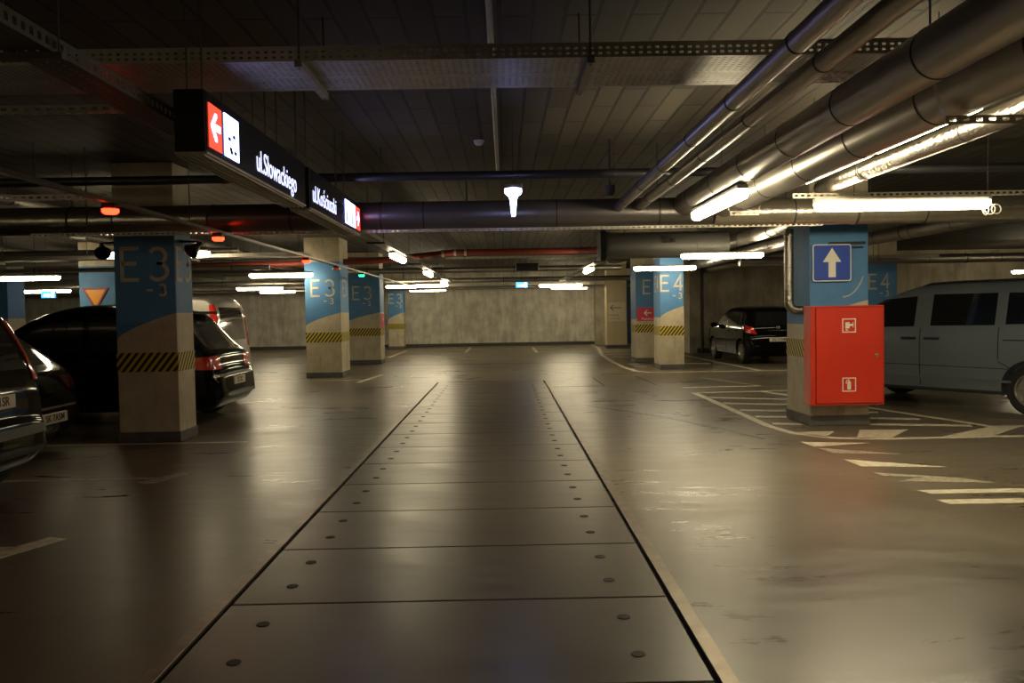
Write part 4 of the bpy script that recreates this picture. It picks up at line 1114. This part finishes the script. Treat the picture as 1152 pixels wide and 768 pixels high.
# E: black hatchback on the right
mid = 1.88
E_ = Car('parked_car', 'black hatchback seen from behind at the right by the recess wall', (7.16, 23.55, 0), math.radians(92.5),
        [(0, .42), (.01, .60), (.04, .70), (.09, .74), (.12, .95), (.24, 1.12), (.36, 1.32), (.46, 1.44), (.9, 1.505), (1.6, 1.53), (2.1, 1.48), (2.6, 1.28), (3.05, 1.02), (3.7, .88), (4.05, .7), (4.12, .45)],
        .86, .94, mid, (-1.24, 1.26), 'blackpaint', clear=.2)
common_side(E_, [([(.02, .98), (1.05, .97)], [(.02, 1.38), (.5, 1.34)]), ([(-.88, 1.0), (-.06, .98)], [(-.8, 1.38), (-.06, 1.39)]), ([(-1.3, 1.06), (-1.0, 1.02)], [(-1.12, 1.3), (-1.0, 1.36)])], .94,
            [(-.02, .3, -.02, .95), (-.92, .5, -.98, .98)], [(-.14, .88), (-.8, .9)])
E_.rear('rear_window', [(-.60, 1.02), (.60, 1.02)], [(-.50, 1.38), (.50, 1.38)], 'glass', nv=8)
for sy in (1, -1):
    E_.patch('tail_lamp', 180 - sy * 35, [(-.16, .86), (.16, .80)] if sy > 0 else [(-.16, .80), (.16, .86)], [(-.2, 1.06), (.06, .98)] if sy > 0 else [(-.06, .98), (.2, 1.06)], 'tail', nu=12, nv=6, off=.008, thick=.012)
    E_.mirror(.78, 1.03, sy)
bm = box(B(), -1.88 + .34, -1.88 + .58, -.54, .54, 1.455, 1.485, .012, 2); make('roof_spoiler', bm, M_['blackpaint'], E_.t)
E_.rear('tailgate_trim', [(-.28, .885), (.28, .885)], [(-.28, .91), (.28, .91)], 'chrome', nu=10, nv=1, off=.008, thick=.01)
h = E_.hit(180, 0, .97)
bm = lathe(B(), [(.030, 0), (.045, .006), (.048, .012), (.040, .016), (.030, .014)], 28, facing((h.x - .004, 0, .975), (0, -1, 0), (0, 0, 1))); box(bm, h.x - .016, h.x - .006, -.055, .055, .968, .982)
make('badge', bm, M_['badge'], E_.t, smooth=True)
E_.plate(.66, 'SG 7154E')
for y in (.6, -.6):
    h = E_.hit(180, -y, .50); bm = box(B(), h.x - .006, h.x + .03, y - .06, y + .06, .485, .51, .004, 1); make('reflector', bm, M_['chrome'], E_.t)
# F: blue-grey minivan on the right
mid = 2.59
F_ = Car('parked_car', 'blue grey minivan at the right edge behind the red cabinet', (6.99, 12.36, 0), math.radians(125),
        [(0, .45), (.01, .65), (.05, .76), (.08, 1.1), (.16, 1.4), (.32, 1.66), (.5, 1.74), (1.2, 1.80), (2.6, 1.80), (3.1, 1.73), (3.55, 1.55), (4.1, 1.24), (4.4, 1.09), (4.9, .93), (5.12, .75), (5.18, .5)],
        .98, 1.14, mid, (-1.27, 1.54), 'greypaint', tumble=.24, clear=.25, wr=.345)
common_side(F_, [([(.34, 1.19), (1.55, 1.16)], [(.34, 1.63), (.86, 1.59)]), ([(-.78, 1.21), (.10, 1.20)], [(-.78, 1.65), (.10, 1.65)]), ([(-2.2, 1.25), (-.92, 1.22)], [(-2.0, 1.62), (-.92, 1.65)])], 1.14,
            [(.24, .3, .24, 1.16), (-.84, .75, -.84, 1.18), (1.36, .5, 1.36, 1.1)], [(.40, 1.02), (.06, 1.02)])
for sy in (1, -1):
    F_.seam(-.84, .72, -1.02, .62, sy); F_.seam(1.3, .64, -1.05, .62, sy, .010)
    F_.side('side_moulding', sy, [(-1.0, .435), (1.0, .44)], [(-1.0, .465), (1.0, .47)], 'greypaint', nu=24, nv=2, off=.014, thick=.018)
    F_.side('slide_rail', sy, [(-2.2, 1.005), (-.9, 1.0)], [(-2.2, 1.02), (-.9, 1.015)], 'seam', nu=16, nv=1, off=.003)
    bm = tube(B(), [(x, sy * y, z) for x, y, z in ((-2.0, .70, 1.74), (-1.9, .70, 1.80), (-1.2, .70, 1.825), (-.2, .70, 1.825), (.2, .70, 1.81), (.35, .70, 1.76))], .016, 10)
    make('roof_rack', bm, M_['trim'], F_.t, smooth=True)
    F_.mirror(1.42, 1.2, sy)
F_.rear('rear_window', [(-.7, 1.2), (.7, 1.2)], [(-.6, 1.6), (.6, 1.6)], 'glass', nv=8)
F_.front('windscreen', [(-.76, 1.2), (.76, 1.2)], [(-.58, 1.66), (.58, 1.66)], 'glass', nv=8)
for sy in (1, -1):
    F_.patch('head_lamp', sy * 35, [(-.14, .72), (.16, .72)], [(-.16, .88), (.16, .88)], 'head', nu=8, nv=4, off=.008, thick=.01)
    F_.patch('tail_lamp', 180 - sy * 40, [(-.08, .85), (.1, .85)], [(-.08, 1.15), (.08, 1.15)], 'tail', nu=8, nv=6, off=.008, thick=.01)

# ------------------------------------------------------------------ world, camera, view
w = bpy.data.worlds.new('hall_air'); sc.world = w; w.use_nodes = True
w.node_tree.nodes['Background'].inputs[0].default_value = (.02, .018, .015, 1)
w.node_tree.nodes['Background'].inputs[1].default_value = .3
cam = bpy.data.cameras.new('camera'); co = bpy.data.objects.new('camera', cam); COL.objects.link(co)
co.location = (0, 0, 1.5)
cam.sensor_width = 36; cam.lens = 930 / 1152 * 36; cam.clip_start = .05; cam.clip_end = 200
Rm = Matrix.Rotation(math.radians(-.52), 3, 'Z') @ Matrix.Rotation(math.radians(90 - 2.04), 3, 'X') @ Matrix.Rotation(math.radians(-.974), 3, 'Z')
co.rotation_euler = Rm.to_euler()
sc.camera = co
sc.view_settings.view_transform = 'Standard'; sc.view_settings.look = 'None'
sc.view_settings.gamma = 1; sc.view_settings.use_curve_mapping = False
sc.view_settings.exposure = 0.25
for o in list(bpy.data.objects):
    if o.type == 'MESH' and o.parent is None and 'kind' not in o and 'label' not in o: print('UNTAGGED', o.name)
